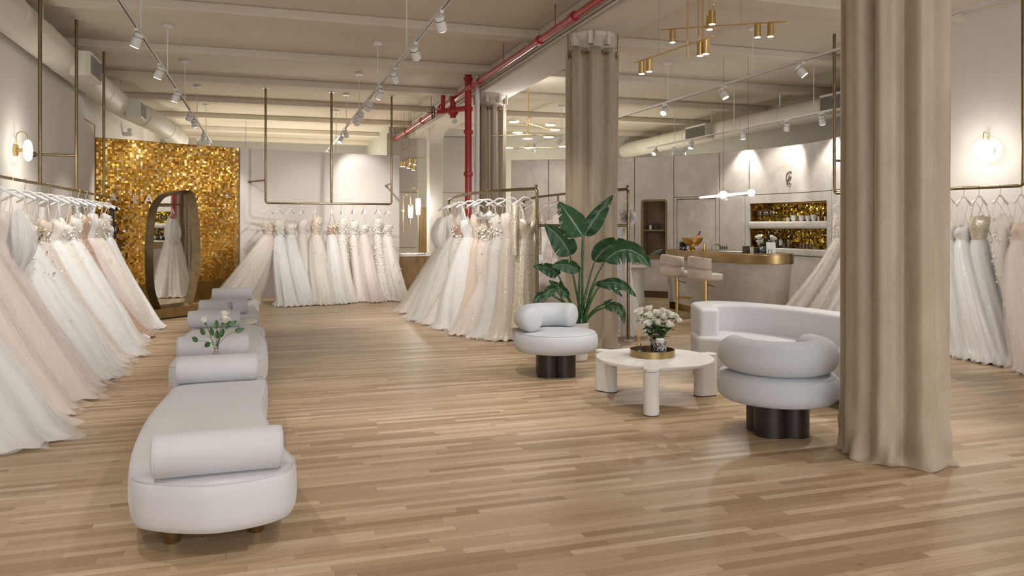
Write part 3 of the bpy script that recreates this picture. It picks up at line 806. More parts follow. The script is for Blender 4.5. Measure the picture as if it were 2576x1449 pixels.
# bottle vase on the near side table
vx, vy = -.365, 6.38; VZ = .36
v = thing('bottle_vase', 'small two-tone ceramic bottle vase holding three roses on the near side table', 'vase', (vx, vy, VZ))
obj('body', G().lathe([(.036, 0), (.041, .006), (.042, .10)], 28), sand_m, v)
obj('neck', G().lathe([(.042, .10), (.041, .125), (.034, .15), (.019, .168), (.017, .195), (.021, .2), (.018, .2), (.014, .17)], 28, cap1=False), plain('taupe_glaze', (.38, .30, .25), .12), v)
dv = vx*sin(TH)+vy*cos(TH)
for i, (px, py, r, lb, lv) in enumerate(((517, 811, .036, 'leftmost of the three white roses in the bottle vase', 6), (562, 795, .033, 'highest of the three white roses in the bottle vase', 2), (562, 811, .038, 'white rose just below the highest one in the bottle vase', 7))):
    hd = ray(px, dv+(-.02, .06, -.03)[i], py=py)
    rose((vx, vy, VZ+.15), hd, r, lb, 'roses in the bottle vase', 0, 40+i)
    rr_ = random.Random(i)
# rose foliage, seen low around the neck
for i, (px, py, ang) in enumerate(((500, 858, -70), (537, 845, -30), (517, 842, -50), (530, 862, -120), (555, 850, 10), (566, 828, 30), (590, 834, 75), (545, 828, -10), (575, 822, 50), (548, 853, -15))):
    pr = bpy.data.objects[['white_rose', 'white_rose.001', 'white_rose.002'][0 if px < 540 else (2 if px > 552 else 1)]]
    q = Vector(ray(px, dv-.01*(i % 3), py=py)); s0 = Vector((vx, vy, VZ+.21))
    lf = obj('leaf', leaf_geo(.075, .042), rose_leaf, pr, auto=80)
    lf.location = q-Vector(pr.location); lf.rotation_euler = (R(60), R(ang), -TH)
    obj('twig', G().tube([s0-Vector(pr.location), (s0.lerp(q, .5)+Vector((0, 0, .02)))-Vector(pr.location), q-Vector(pr.location)], .0016, 5), stem_m, pr)
def diffuser(x, y, z, mat, cap, n_reed, reedm, label, lean=0):
    t = thing('reed_diffuser', label, 'reed diffuser', (x, y, z))
    obj('bottle', G().lathe([(.04, 0), (.046, .01), (.046, .055), (.035, .07), (.014, .078), (.013, .095), (0, .095)], 20), mat, t)
    obj('collar', G().lathe([(.019, .085), (.019, .108), (.0, .108)], 16), cap, t)
    for k in range(n_reed):
        a = k*1.7
        obj('reed', G().tube([(0, 0, .09), (.030*cos(a)+lean, .02*sin(a), .24)], .0022, 5), reedm, t)
diffuser(-.37, 9.80, .36, glass_d, black_metal, 5, black_metal, 'dark glass reed diffuser with black reeds on the far side table', -.05)

# ------------------------------------------------------------------ armchairs
def armchair(x, y, a0, a1, label):
    t = thing('round_armchair', label, 'armchair', (x, y, 0), 0, 'round white armchairs on dark clover bases')
    b = G(); r = .115; o_ = .115
    poly = []
    for k in range(4):
        c = (o_*cos(k*pi/2+.5), o_*sin(k*pi/2+.5))
        for i in range(-9, 10):
            an = k*pi/2+.5+i*(R(118)/9)*.98; poly.append((c[0]+r*cos(an), c[1]+r*sin(an)))
    b.prism(poly, 0, .27); obj('base', b, dark_wood, t, auto=30)
    prof = [(0, .245), (.32, .245), (.385, .252), (.415, .275), (.428, .31), (.43, .36), (.422, .41), (.40, .438), (.36, .45), (.2, .456), (0, .458)]
    obj('seat', G().lathe(prof, 64), velvet_w, t, auto=70)
    obj('seat_piping', G().torus((0, 0, .437), .402, .004, 64, 5), velvet_w, t)
    rc = .30; rt = .125; pts = []; rad = []
    nn = 30
    for i in range(nn+1):
        a = R(a0+(a1-a0)*i/nn); pts.append((rc*cos(a), rc*sin(a), .458+rt*.95))
    # rounded ends
    def ext(p, q, k): d = (Vector(p)-Vector(q)).normalized(); return tuple(Vector(p)+d*k)
    caps0 = [ext(pts[0], pts[1], k) for k in (.05, .045, .03, .012)]; rc0 = [.03, .085, .11, .121]
    caps1 = [ext(pts[-1], pts[-2], k) for k in (.012, .03, .045, .05)]; rc1 = [.121, .11, .085, .03]
    P = caps0+pts+caps1; RR = rc0+[rt]*(nn+1)+rc1
    obj('backrest', G().tube(P, RR, 28), velvet_w, t, auto=75)
armchair(2.81, 7.30, 215-17.8, 55-17.8, 'round white armchair with curved bolster back facing right, in front of the plant')
armchair(3.57, 4.76, 170-17.8, 385-17.8, 'round white armchair seen from behind, next to the nearest column curtain')

# ------------------------------------------------------------------ sofa
SCx, SCy = 3.92, 6.02
def pol(ro, a): return (SCx+ro*cos(R(a)), SCy+ro*sin(R(a)))
sofa = thing('curved_sofa', 'white upholstered curved sofa with rounded arms behind the coffee table', 'sofa', (SCx, SCy, 0))
outer = [(4.06, 6.62), (4.31, 7.23), (4.61, 7.32), (4.86, 7.13), (5.05, 6.76), (5.16, 6.35), (5.20, 5.9), (5.20, 5.4), (5.13, 4.98), (4.55, 4.86)]
inner = [(4.52, 5.12), (4.85, 5.22), (4.93, 5.5), (4.93, 5.9), (4.89, 6.28), (4.79, 6.60), (4.64, 6.85), (4.44, 6.97), (4.25, 6.56)]
poly = outer+inner
rr_ = [.06, .12, .1, .14, .14, .14, .14, .14, .14, .06]+[.06, .12, .1, .14, .14, .14, .1, .14, .06]
g = G().prism([(p[0]-SCx, p[1]-SCy) for p in fillet(poly, rr_, 8)], .10, .70)
sofa_m = plain('sofa_fabric', (.66, .655, .675), .9, nscale=40, namt=.02, bscale=350, bamt=.3, sheen=.3)
obj('backrest', g, sofa_m, sofa, bevel=.075, seg=6)
seat = [(4.02, 6.60), (4.27, 7.15), (4.58, 7.24), (4.80, 7.05), (4.98, 6.7), (5.10, 6.3), (5.12, 5.8), (5.12, 5.35), (5.06, 5.02), (4.50, 4.86), (4.44, 5.1), (4.42, 5.45), (4.40, 5.8), (4.32, 6.15), (4.18, 6.42)]
g = G().prism([(p[0]-SCx, p[1]-SCy) for p in fillet(seat, [.05]+[.1]*8+[.05]+[.1]*5, 5)], .08, .425)
obj('seat', g, sofa_m, sofa, bevel=.05, seg=5)
for q in ((4.2, 6.7), (4.6, 7.05), (5.0, 5.2), (4.62, 5.0)):
    obj('leg', G().cyl((q[0]-SCx, q[1]-SCy, 0), (q[0]-SCx, q[1]-SCy, .105), .03), black_metal, sofa)

# ------------------------------------------------------------------ coffee table
TX, TY = 3.215, 5.965
ct = thing('coffee_table', 'round white lacquered coffee table on three thick stadium legs', 'coffee table', (TX, TY, 0))
la = [atan2(5.47-TY, 2.92-TX), atan2(6.44-TY, 2.95-TX), atan2(5.99-TY, 3.78-TX)]
la = [R(-121), R(119), R(2)]
top = []
lobes = []
for a in la: lobes.append(a % (2*pi))
N_ = 360; hw = .062
for i in range(N_):
    a = 2*pi*i/N_; r = .505
    for l in lobes:
        da = (a-l+pi) % (2*pi)-pi
        # stadium lobe of half width hw reaching .625
        if abs(da) < .3:
            # intersection of ray with stadium
            x = None
            y_ = tan_ = math.tan(da)
            rr = .625
            for _ in range(24):
                px_, py_ = rr*cos(da), rr*sin(da)
                dd = abs(py_)-hw if px_ < .563 else sqrt((px_-.563)**2+py_**2)-hw
                if dd > 0: rr -= .006
                else: break
            r = max(r, rr)
    top.append((r*cos(a), r*sin(a)))
obj('table_top', G().prism(top, .35, .374), table_w, ct, bevel=.004, seg=2)
for l in lobes:
    st = []
    for k in range(13): a = -pi/2+pi*k/12; st.append((.563+hw*cos(a), hw*sin(a)))
    for k in range(13): a = pi/2+pi*k/12; st.append((.47+hw*cos(a), hw*sin(a)))
    g = G().prism(st, .006, .348); g.xf(Matrix.Rotation(l, 4, 'Z')); obj('leg', g, table_w, ct, bevel=.006, seg=2)
    g = G().prism([(x*.99, y*.97) for x, y in st], 0, .007); g.xf(Matrix.Rotation(l, 4, 'Z')); obj('foot_pad', g, black_metal, ct)
tx, ty = ray(1641, 6.72)[:2]; TZ = .374
tr = thing('brass_tray', 'round brushed brass tray with a raised rim on the coffee table', 'tray', (tx, ty, TZ))
obj('rim', G().lathe([(.192, 0), (.194, 0), (.194, .058), (.190, .058), (.190, .004), (.188, .004)], 64, cap0=False, cap1=False), brushed, tr)
obj('tray_base', G().lathe([(.19, 0), (.19, .005), (0, .0051)], 64), plain('tray_mirror', (.22, .20, .18), .06, 1), tr)
def cyl_item(name, x, y, z, prof, mat, label, cat, n_=24, group=None, caps=True, mm=None):
    o = obj(name, G().lathe(prof, n_, cap1=caps), mat, None, auto=50); o.location = (x, y, z); return tag(o, label, cat, group)
cx_, cy_ = ray(1660, 6.64)[:2]
cd = thing('candle', 'large candle in a black and white speckled glass on the brass tray', 'candle', (cx_, cy_, TZ+.006))
obj('holder', G().lathe([(.042, 0), (.05, .004), (.062, .125), (.058, .125), (.046, .01)], 32, cap1=False), marble_m, cd)
obj('wax', G().lathe([(.05, .02), (.056, .113), (0, .114)], 28), sand_m, cd)
obj('lid', G().lathe([(.034, .114), (.036, .118), (.036, .15), (.03, .154), (0, .154)], 24), table_w, cd)
gx, gy = ray(1652, 6.80)[:2]
gv = thing('glass_vase', 'clear glass vase full of white roses behind the speckled candle', 'vase', (gx, gy, TZ+.006))
obj('glass', G().lathe([(.05, 0), (.055, .004), (.06, .17), (.057, .17), (.051, .012), (0, .012)], 32, cap1=False), glass_m, gv)
obj('water', G().lathe([(.049, .014), (.054, .11), (0, .111)], 28), glass('water', (.9, .95, .9)), gv)
heads = [(1614, 784, .056), (1635, 775, .044), (1618, 803, .058), (1637, 793, .052), (1633, 813, .048), (1655, 789, .055), (1654, 810, .046), (1667, 796, .056), (1669, 784, .050), (1679, 815, .050), (1683, 791, .050), (1694, 793, .044), (1701, 801, .042), (1643, 800, .04)]
desc = ['ruffled white rose at the upper left of the bouquet', 'highest white rose bud of the coffee table bouquet', 'wide white rose at the left edge, lower of two there', 'white rose beside the wide left one, half hidden', 'low front white rose left of the middle pair', 'broad white rose in the middle top of the bouquet', 'low front white rose in the middle, above the candle', 'open white rose facing front, right of centre', 'white rose behind the open front-facing one, top right of centre', 'lowest white rose at the right front of the bouquet', 'white rose behind the right shoulder of the bouquet', 'second white rose from the right edge of the bouquet', 'rightmost white rose of the coffee table bouquet', 'small white rose deep in the middle of the bouquet']
rn = random.Random(4)
for i, (px, py, r) in enumerate(heads):
    dd = 6.80-.10*((py-775)/40)+rn.uniform(-.02, .04)
    hd = ray(px, dd, py=py)
    rose((gx+rn.uniform(-.02, .02), gy+rn.uniform(-.02, .02), TZ+.03), (hd[0], hd[1], hd[2]-.02), r*.80, desc[i], 'roses in the glass vase', 7, 70+i)
dx_, dy_ = ray(1607, 6.70)[:2]
diffuser(dx_, dy_, TZ+.006, glass_m, brass, 5, plain('amber_reed', (.75, .38, .07), .4), 'clear glass reed diffuser with orange reeds on the brass tray')

# ------------------------------------------------------------------ potted plant
PD = 8.62; pxc = 1449
pb = Vector(ray(pxc, PD)); 
plant = thing('bird_of_paradise_plant', 'tall potted plant with large split green leaves behind the round armchair', 'potted plant', tuple(pb))
obj('pot', G().lathe([(.11, 0), (.13, .02), (.145, .38), (.145, .43), (.13, .43), (.125, .36)], 36, cap1=False), pot_m, plant)
obj('soil', G().lathe([(.127, .36), (.127, .385), (0, .39)], 24), plain('soil', (.05, .035, .025), .95, bscale=40, bamt=.8), plant)
leaf_m, nt_, b_, o_ = newmat('plant_leaf')
tcl = nd(nt_, 'ShaderNodeTexCoord').outputs['UV']
sepu = nd(nt_, 'ShaderNodeSeparateXYZ'); nt_.links.new(tcl, sepu.inputs[0])
rib = mth(nt_, 'ABSOLUTE', mth(nt_, 'SUBTRACT', sepu.outputs[0], .5))
wv = mth(nt_, 'SINE', mth(nt_, 'MULTIPLY', mth(nt_, 'SUBTRACT', sepu.outputs[1], mth(nt_, 'MULTIPLY', rib, .25)), 190))
base_c = mixc(nt_, mth(nt_, 'MULTIPLY_ADD', wv, .22, .3), (.012, .058, .024), (.035, .12, .04))
base_c = mixc(nt_, mth(nt_, 'LESS_THAN', rib, .022), base_c, (.16, .28, .10))
nt_.links.new(base_c, b_.inputs['Base Color']); b_.inputs['Roughness'].default_value = .3; b_.inputs['Coat Weight'].default_value = .3
nt_.links.new(bump(nt_, wv, .25, .004), b_.inputs['Normal'])
def big_leaf(b_px, tip_px, ctrl_px, width, dd=0, ddt=0, up=1, stem_ctrl=None, seed=0, slits=3, face=1.0):
    rnd = random.Random(seed)
    P0 = Vector(ray(b_px[0], PD+dd, py=b_px[1]))-pb; P1 = Vector(ray(ctrl_px[0], PD+(dd+ddt)/2, py=ctrl_px[1]))-pb; P2 = Vector(ray(tip_px[0], PD+ddt, py=tip_px[1]))-pb
    camd = Vector((sin(TH), cos(TH), 0))
    def mid(t): return P0*(1-t)**2+P1*2*t*(1-t)+P2*t*t
    def tan(t): return ((P1-P0)*(1-t)+(P2-P1)*t).normalized()
    sl_ = sorted(rnd.uniform(.2, .85) for _ in range(slits)); side = [rnd.choice((0, 1)) for _ in range(slits)]
    nv, nu = 40, 8
    def fn(u, v):
        t = v; c = mid(t); T = tan(t)
        side_v = T.cross(camd).normalized(); nrm = side_v.cross(T).normalized()
        wd = width*(sin(pi*(t**.72))**.75)*.5
        s = (u-.5)*2
        for k, q in enumerate(sl_):
            if (s > 0) == (side[k] == 1) and abs(t-q) < .02: wd *= .35+.3*abs(t-q)/.02
        fold = abs(s)*wd*.42*face
        droop = -abs(s)**2*wd*.18
        p = c+side_v*(s*wd)+nrm*(-fold)+Vector((0, 0, droop))+nrm*(.012*sin(t*26+3*s+seed)*abs(s))
        return tuple(p)
    g = G(); g.grid(fn, nu, nv); lf = obj('leaf', g, leaf_m, plant, auto=85)
    # petiole
    ang = rnd.uniform(0, 6.28); root = Vector((.07+.035*cos(ang), .035*sin(ang), .38))
    if stem_ctrl: c1 = Vector(ray(stem_ctrl[0], PD+dd*.5, py=stem_ctrl[1]))-pb
    else: c1 = root.lerp(P0, .5)+Vector((0, 0, .12))
    pts = [root*(1-t)**2+c1*2*t*(1-t)+P0*t*t for t in [k/14 for k in range(15)]]
    obj('leaf_stalk', G().tube(pts, [.020-.012*k/14 for k in range(15)], 8), leaf_g, plant)
big_leaf((1465, 594), (1406, 508), (1444, 560), .30, -.12, .05, seed=1, slits=2, stem_ctrl=(1462, 700))
big_leaf((1470, 592), (1542, 490), (1490, 555), .20, .05, .12, seed=2, slits=1, stem_ctrl=(1460, 690))
big_leaf((1434, 642), (1368, 563), (1420, 600), .26, -.1, -.2, seed=3, slits=3, stem_ctrl=(1448, 740))
big_leaf((1522, 658), (1638, 672), (1580, 592), .26, -.1, -.2, seed=4, slits=3, stem_ctrl=(1478, 720))
big_leaf((1496, 658), (1592, 616), (1520, 600), .24, .1, .1, seed=5, slits=3, stem_ctrl=(1470, 730))
big_leaf((1404, 692), (1340, 670), (1385, 668), .15, -.05, -.2, seed=6, slits=1, stem_ctrl=(1440, 760))
big_leaf((1458, 680), (1385, 672), (1420, 655), .15, -.15, -.3, seed=7, slits=1, stem_ctrl=(1456, 740))
big_leaf((1508, 720), (1601, 748), (1555, 690), .13, -.1, -.25, seed=8, slits=2, stem_ctrl=(1480, 760))
big_leaf((1497, 716), (1566, 748), (1530, 702), .09, .05, .0, seed=9, slits=1, stem_ctrl=(1476, 770))
big_leaf((1400, 728), (1369, 756), (1378, 722), .13, -.1, -.2, seed=10, slits=1, stem_ctrl=(1438, 790))
big_leaf((1370, 738), (1342, 770), (1350, 740), .08, -.1, -.2, seed=11, slits=0, stem_ctrl=(1430, 750))
big_leaf((1430, 745), (1380, 705), (1410, 722), .11, -.05, -.1, seed=12, slits=2, stem_ctrl=(1446, 780))
big_leaf((1522, 774), (1570, 816), (1566, 755), .12, -.2, -.35, seed=13, slits=1, stem_ctrl=(1490, 780))
big_leaf((1517, 766), (1541, 752), (1530, 757), .04, -.15, -.2, seed=14, slits=0, stem_ctrl=(1490, 775))
big_leaf((1418, 735), (1408, 706), (1412, 718), .06, 0, -.05, seed=15, slits=0, stem_ctrl=(1450, 780))

# ------------------------------------------------------------------ garment rails
def rail_tube(pts, r=.018): return G().tube(pts, r, 12)
def corner(p0, pc, p1, rr=.06, k=6):
    p0, pc, p1 = Vector(p0), Vector(pc), Vector(p1); a = pc+(p0-pc).normalized()*rr; b = pc+(p1-pc).normalized()*rr
    return [tuple(a*(1-t)**2+pc*2*t*(1-t)+b*t*t) for t in [i/k for i in range(k+1)]]
ZR = 1.985
LX = -2.42
lr = thing('ceiling_hung_clothes_rail', 'long antique brass ceiling-hung clothes rail along the left wall', 'clothes rail', (LX, 10, 0), 0, 'ceiling-hung clothes rails')
def lp(g, o): return loc_g(g, o)
obj('rail', lp(rail_tube([(LX, 5.4, ZR), (LX, 13.95, ZR)]+[(LX, 13.95, ZR)]), lr), antique, lr)
for y in (8.1-1.3, 9.85, 11.6, 13.43):
    top = ZC if y != 13.43 else ZC
    obj('post', lp(G().cyl((LX, y, ZR), (LX, y, ZC-.004), .02), lr), antique, lr); obj('ceiling_flange', lp(G().cyl((LX, y, ZC-.012), (LX, y, ZC-.002), .06), lr), white_metal, lr)
obj('post', lp(G().tube([(LX, 13.95, ZR)]+[(LX, 13.95, ZR+.01)], .022, 8), lr), antique, lr)
for y in (11.6, 7.6):
    obj('wall_arm', lp(G().cyl((LX, y, 2.46), (-2.93, y, 2.46), .017), lr), antique, lr); obj('wall_flange', lp(G().cyl((-2.90, y, 2.46), (-2.93, y, 2.46), .035), lr), antique, lr)
br0, br1 = (-.0, 16.2), (2.56, 16.38)
br = thing('ceiling_hung_clothes_rail', 'antique brass ceiling-hung clothes rail in front of the curved white wall', 'clothes rail', (1.3, 16.3, 0), 0, 'ceiling-hung clothes rails')
def bz(x): return 16.2+.18*(x/2.56)
pl = [(0.0, 16.2, ZC-.004)]+corner((0, 16.2, 3), (0, 16.2, ZR), (2.56, bz(2.56), ZR))+corner((0, 16.2, ZR), (2.56, bz(2.56), ZR), (2.56, bz(2.56), 3))+[(2.56, bz(2.56), ZC-.004)]
obj('rail', lp(G().tube(pl, .022, 12), br), antique, br)
obj('post', lp(G().cyl((1.30, bz(1.3), ZR), (1.30, bz(1.3), ZC-.004), .024), br), antique, br)
for x in (0, 1.3, 2.56): obj('ceiling_flange', lp(G().cyl((x, bz(x), ZC-.014), (x, bz(x), ZC-.002), .07), br), white_metal, br)
for (xa, xb) in ((0, -.32), (2.56, 2.62)):
    ww = min(CW, key=lambda p: abs(p.x-xb)); obj('wall_arm', lp(G().cyl((xa, bz(xa), 2.44), (xb, ww.y, 2.44), .018), br), antique, br)
    obj('wall_flange', lp(G().sphere((xb, ww.y-.03, 2.44), .03, 10, 6), br), antique, br)
RR0 = RW0+RWn*.52+RWd*.25; RR1 = RW0+RWn*.52+RWd*2.72
rr = thing('ceiling_hung_clothes_rail', 'antique brass ceiling-hung clothes rail on the right wall, ends beside the wall globe lamp', 'clothes rail', (RR1.x, RR1.y, 0), 0, 'ceiling-hung clothes rails')
a_, b_2 = (RR0.x, RR0.y), (RR1.x, RR1.y)
pl = [(*a_, ZC-.004)]+corner((*a_, 3), (*a_, ZR), (*b_2, ZR))+corner((*a_, ZR), (*b_2, ZR), (*b_2, 3))+[(*b_2, ZC-.004)]
obj('rail', lp(G().tube(pl, .022, 12), rr), antique, rr)
for p in (a_, b_2): obj('ceiling_flange', lp(G().cyl((*p, ZC-.014), (*p, ZC-.002), .06), rr), white_metal, rr)
for t_, z_ in ((RR0, 2.46), (RR1, 2.5)):
    q = t_-RWn*.5; obj('wall_arm', lp(G().cyl((t_.x, t_.y, z_), (q.x, q.y, z_), .017), rr), antique, rr)
# freestanding double rack round the middle column
RA = spline([(3.17, 13.6, 0), (2.98, 12.4, 0), (2.94, 11.2, 0), (3.08, 10.1, 0), (3.36, 9.40, 0)], 10)
RB = spline([(4.60, 13.6, 0), (4.36, 12.3, 0), (4.28, 11.2, 0), (4.30, 10.2, 0), (4.56, 9.18, 0)], 10)
fr_ = thing('freestanding_garment_rack', 'freestanding curved double brass garment rack around the middle column curtain', 'garment rack', (3.7, 10.5, 0))
ZF = 2.0
for P in (RA, RB):
    pts = [(P[0].x, P[0].y, .01)]+corner((P[0].x, P[0].y, 0), (P[0].x, P[0].y, ZF), (P[1].x, P[1].y, ZF), .05)
    pts2 = [(p.x, p.y, ZF) for p in P[1:-1]]+corner((P[-2].x, P[-2].y, ZF), (P[-1].x, P[-1].y, ZF), (P[-1].x, P[-1].y, 0), .06)+[(P[-1].x, P[-1].y, .01)]
    obj('rail', lp(G().tube(pts+pts2, .021, 12), fr_), antique, fr_)
    obj('finial', lp(G().sphere((P[-1].x-.01, P[-1].y, ZF+.035), .02, 12, 8), fr_), antique, fr_)
    for q in (P[0], P[-1]): obj('foot', lp(G().lathe([(.075, 0), (.075, .008), (.05, .016), (.02, .018)], 24, (q.x, q.y, 0)), fr_), white_metal, fr_)
P_ = RB[22]; obj('post', lp(G().cyl((P_.x, P_.y, 0), (P_.x, P_.y, ZF), .018), fr_), antique, fr_)
obj('crossbar', lp(G().cyl((RA[-1].x, RA[-1].y, 1.52), (RB[-1].x, RB[-1].y, 1.52), .018), fr_), antique, fr_)
obj('crossbar', lp(G().cyl((RA[0].x, RA[0].y, 1.52), (RB[0].x, RB[0].y, 1.52), .018), fr_), antique, fr_)
# ------------------------------------------------------------------ hangers and gowns
def make_hanger(mat, hookm, label, loc, rz, group):
    t = thing('hanger', label, 'clothes hanger', loc, rz, group)
    hk = [(.0, 0, -.13), (0, 0, -.062)]+[(.024*sin(R(a)), 0, -.026+.0+.026*-cos(R(a)) if False else -.021-.026*cos(R(a))) for a in range(0, 0)]
    arc_ = [(.024*cos(R(a)), 0, .0+.024*sin(R(a))) for a in range(-60, 200, 20)]
    hk = [(0, 0, -.13), (0, 0, -.06), (.006, 0, -.035)]+arc_
    obj('hook', G().tube(hk, .0028, 5), hookm, t)
    # flat topped shoulder body
    P = [(-.215, -.205), (-.19, -.192), (-.10, -.15), (-.055, -.118), (-.035, -.11), (.035, -.11), (.055, -.118), (.10, -.15), (.19, -.192), (.215, -.205)]
    up = [.016, .018, .013, .013, .013, .013, .013, .013, .018, .016]; dep = [.016, .018, .010, .007, .007, .007, .007, .010, .018, .016]
    g = G(); V = []; n_ = 8; Fc = []
    for (x, z), h, d in zip(P, up, dep):
        for k in range(n_): a = 2*pi*k/n_; V.append((x, d*cos(a), z+h*sin(a)))
    for i in range(len(P)-1):
        for k in range(n_): l = (k+1) % n_; Fc.append((i*n_+k, i*n_+l, (i+1)*n_+l, (i+1)*n_+k))
    Fc += [tuple(range(n_-1, -1, -1)), tuple((len(P)-1)*n_+k for k in range(n_))]
    obj('shoulder_bar', g.add(V, Fc), mat, t)
    return t
HSRC = {}
def hanger(kind, loc, rz, label, group):
    if kind not in HSRC:
        HSRC[kind] = make_hanger(*{'white': (white_hang, brass), 'pink': (pink_hang, plain('rose_gold', (.8, .45, .33), .25, 1))}[kind], label, loc, rz, group)
        return HSRC[kind]
    return copy_thing(HSRC[kind], loc, rz, label, group)

SIL = {  # (height, half width, half depth) from the waist down
 'ball':    [(1.34, .108, .08), (1.26, .17, .13), (1.10, .25, .19), (.8, .39, .27), (.4, .56, .36), (.06, .68, .43), (.012, .71, .46)],
 'aline':   [(1.34, .106, .078), (1.26, .15, .11), (1.05, .20, .15), (.7, .29, .20), (.35, .39, .25), (.05, .47, .30), (.012, .50, .32)],
 'slim':    [(1.34, .108, .078), (1.2, .155, .10), (1.0, .165, .10), (.6, .19, .12), (.3, .24, .15), (.05, .32, .19), (.012, .35, .21)],
 'mermaid': [(1.34, .108, .078), (1.18, .16, .11), (1.0, .165, .11), (.72, .135, .095), (.6, .16, .12), (.35, .30, .20), (.05, .44, .28), (.012, .47, .3)],
 'column':  [(1.34, .13, .08), (1.2, .15, .09), (.9, .16, .09), (.5, .17, .10), (.14, .20, .12), (.1, .205, .12)],
}
def lerp_prof(P, n_):
    out = []
    for k in range(n_+1):
        t = k/n_; z = P[0][0]+(P[-1][0]-P[0][0])*(t**.92 if t < 1 else 1)
        for a, b in zip(P, P[1:]):
            if b[0] <= z <= a[0]:
                f = (a[0]-z)/(a[0]-b[0]+1e-9); out.append((z, a[1]+(b[1]-a[1])*f, a[2]+(b[2]-a[2])*f)); break
    return out
def scatter(g, pts, mat_seed, size, n_):
    rnd = random.Random(mat_seed)
    for _ in range(n_):
        p, nn = rnd.choice(pts); p = Vector(p)+Vector((rnd.uniform(-.012, .012), rnd.uniform(-.012, .012), rnd.uniform(-.03, .03)))+nn*.004
        t = nn.cross(Vector((0, 0, 1))).normalized(); t = (t*cos(rnd.uniform(0, 6.3))+nn.cross(t)*sin(rnd.uniform(0, 6.3))).normalized(); b = nn.cross(t)
        s = size*rnd.uniform(.6, 1.3); k = len(g.v)
        g.v.append(tuple(p))
        for q in range(5):
            a = 2*pi*q/5; a2 = a+.6
            g.v.append(tuple(p+(t*cos(a)+b*sin(a))*s+nn*s*rnd.uniform(.1, .6)))
        for q in range(5): g.f.append((k, k+1+q, k+1+(q+1) % 5))
def gown(label, group, loc, rz, sil, bod, skt, sheer=None, train=(0, 0), wid=1.0, dep=1.0, sleeve=None, scat=None, nscat=260, seed=0, top=1.60, hang_z=1.81, hem_up=0.0, extra=None, folds=1.0, strapm=None, wall=None):
    rnd = random.Random(seed*31+5)
    t = thing('wedding_gown', label, 'wedding gown', (loc[0], loc[1], 0), rz, group)
    c_, s_ = cos(-rz), sin(-rz); tr_ = (train[0]*c_-train[1]*s_, train[0]*s_+train[1]*c_)
    FB = FAB[bod]; FS = FAB[skt]
    if sleeve != 'long': top += rnd.choice((-.10, -.05, 0, .03, .08))
    ph = [rnd.uniform(0, 6.28) for _ in range(8)]
    plunge = rnd.choice((.0, .03, .06)); swt = rnd.uniform(.02, .05)
    # bodice
    nb = 56
    BP = [(0, .150, .080), (.2, .160, .094), (.42, .155, .102), (.72, .122, .085), (1, .106, .077)]
    wb = .96+.05*min(1.4, wid)
    def bfn(u, v):
        a = 2*pi*u
        for p, q in zip(BP, BP[1:]):
            if p[0] <= v <= q[0]: f = (v-p[0])/(q[0]-p[0]); A = p[1]+(q[1]-p[1])*f; B = p[2]+(q[2]-p[2])*f; break
        x = A*wb*cos(a); y = B*sin(a)
        fr_a = (a-1.5*pi)  # front is -y
        fr_a = (fr_a+pi) % (2*pi)-pi
        cup = exp(-((abs(fr_a)-.55)/.32)**2)
        y -= .035*cup*exp(-((v-.22)/.2)**2)
        zt = top+swt*cup-(.035+plunge)*exp(-(fr_a/.22)**2)-.10*exp(-((abs(fr_a)-pi)/.9)**2)
        z = zt+(1.33-zt)*v
        r_ = 1+.012*sin(24*a+ph[0])*v
        return (x*r_, y*r_, z)
    g = G(); g.grid(bfn, nb, 12, True); g.uv = {k: [(a, b*.25) for a, b in q] for k, q in g.uv.items()}
    obj('bodice', g, FB, t, auto=80)
    # skirt
    SP = lerp_prof(SIL[sil], 26); z0 = SP[0][0]; nu = 144
    K = [rnd.choice((4, 5, 6)), rnd.choice((8, 9, 10)), rnd.choice((13, 15, 17)), rnd.choice((23, 27, 29))]
    big = 1.0 if sil in ('ball', 'aline') else .55
    def sfn(u, v, off=0, hm=0, dz=0):
        a = 2*pi*u; k = v*(len(SP)-1); i = min(len(SP)-2, int(k)); f = k-i
        z = SP[i][0]*(1-f)+SP[i+1][0]*f; A = SP[i][1]*(1-f)+SP[i+1][1]*f; B = SP[i][2]*(1-f)+SP[i+1][2]*f
        w0 = max(0, min(1, (z0-z)/z0)); ew = w0**.8
        A = A*(1+(wid-1)*ew); B = B*(1+(dep-1)*ew)
        fo = folds*big*(.03+.075*w0)*w0**.35
        r_ = 1+fo*(.8*sin(K[0]*a+ph[1]+.9*w0)+.75*sin(K[1]*a+ph[2]-1.1*w0)+.45*sin(K[2]*a+ph[3])+.2*sin(K[3]*a+ph[4]+2*w0))*(.55+.45*sin(a*2+ph[5])**2)
        sw = w0**1.35
        x = A*r_*cos(a)+tr_[0]*sw; y = B*r_*sin(a)+tr_[1]*sw
        x += off*cos(a); y += off*sin(a)
        if z < .12:   # hem breaking on the floor
            kk = (1-z/.12); m_ = (.03+.02*sin(13*a+ph[6])+.015*sin(31*a+ph[7]))*kk*(hm+.6)
            x += m_*cos(a); y += m_*sin(a)
            z += .02*kk*(1+sin(19*a+ph[6]+ph[3]))*(1 if hm else .5)
        z = max(z, .006)+hem_up*w0
        if wall is not None:
            wx = loc[0]+x*cos(rz)-y*sin(rz); lim = wall+.02+.03*(1+sin(11*a+ph[2]))
            if wx < lim: x += (lim-wx)/cos(rz)
        return (x, y, z+dz)
    g = G(); g.grid(sfn, nu, 26, True); sk = obj('skirt', g, FS, t, auto=85)
    if sheer:
        g = G(); g.grid(lambda u, v: sfn(u+.013, v, .012+.03*v, 1.2, 0), nu, 26, True); obj('overskirt', g, SHEER[sheer], t, auto=85)
    # straps up to the hanger
    sm = FB if strapm is None else strapm
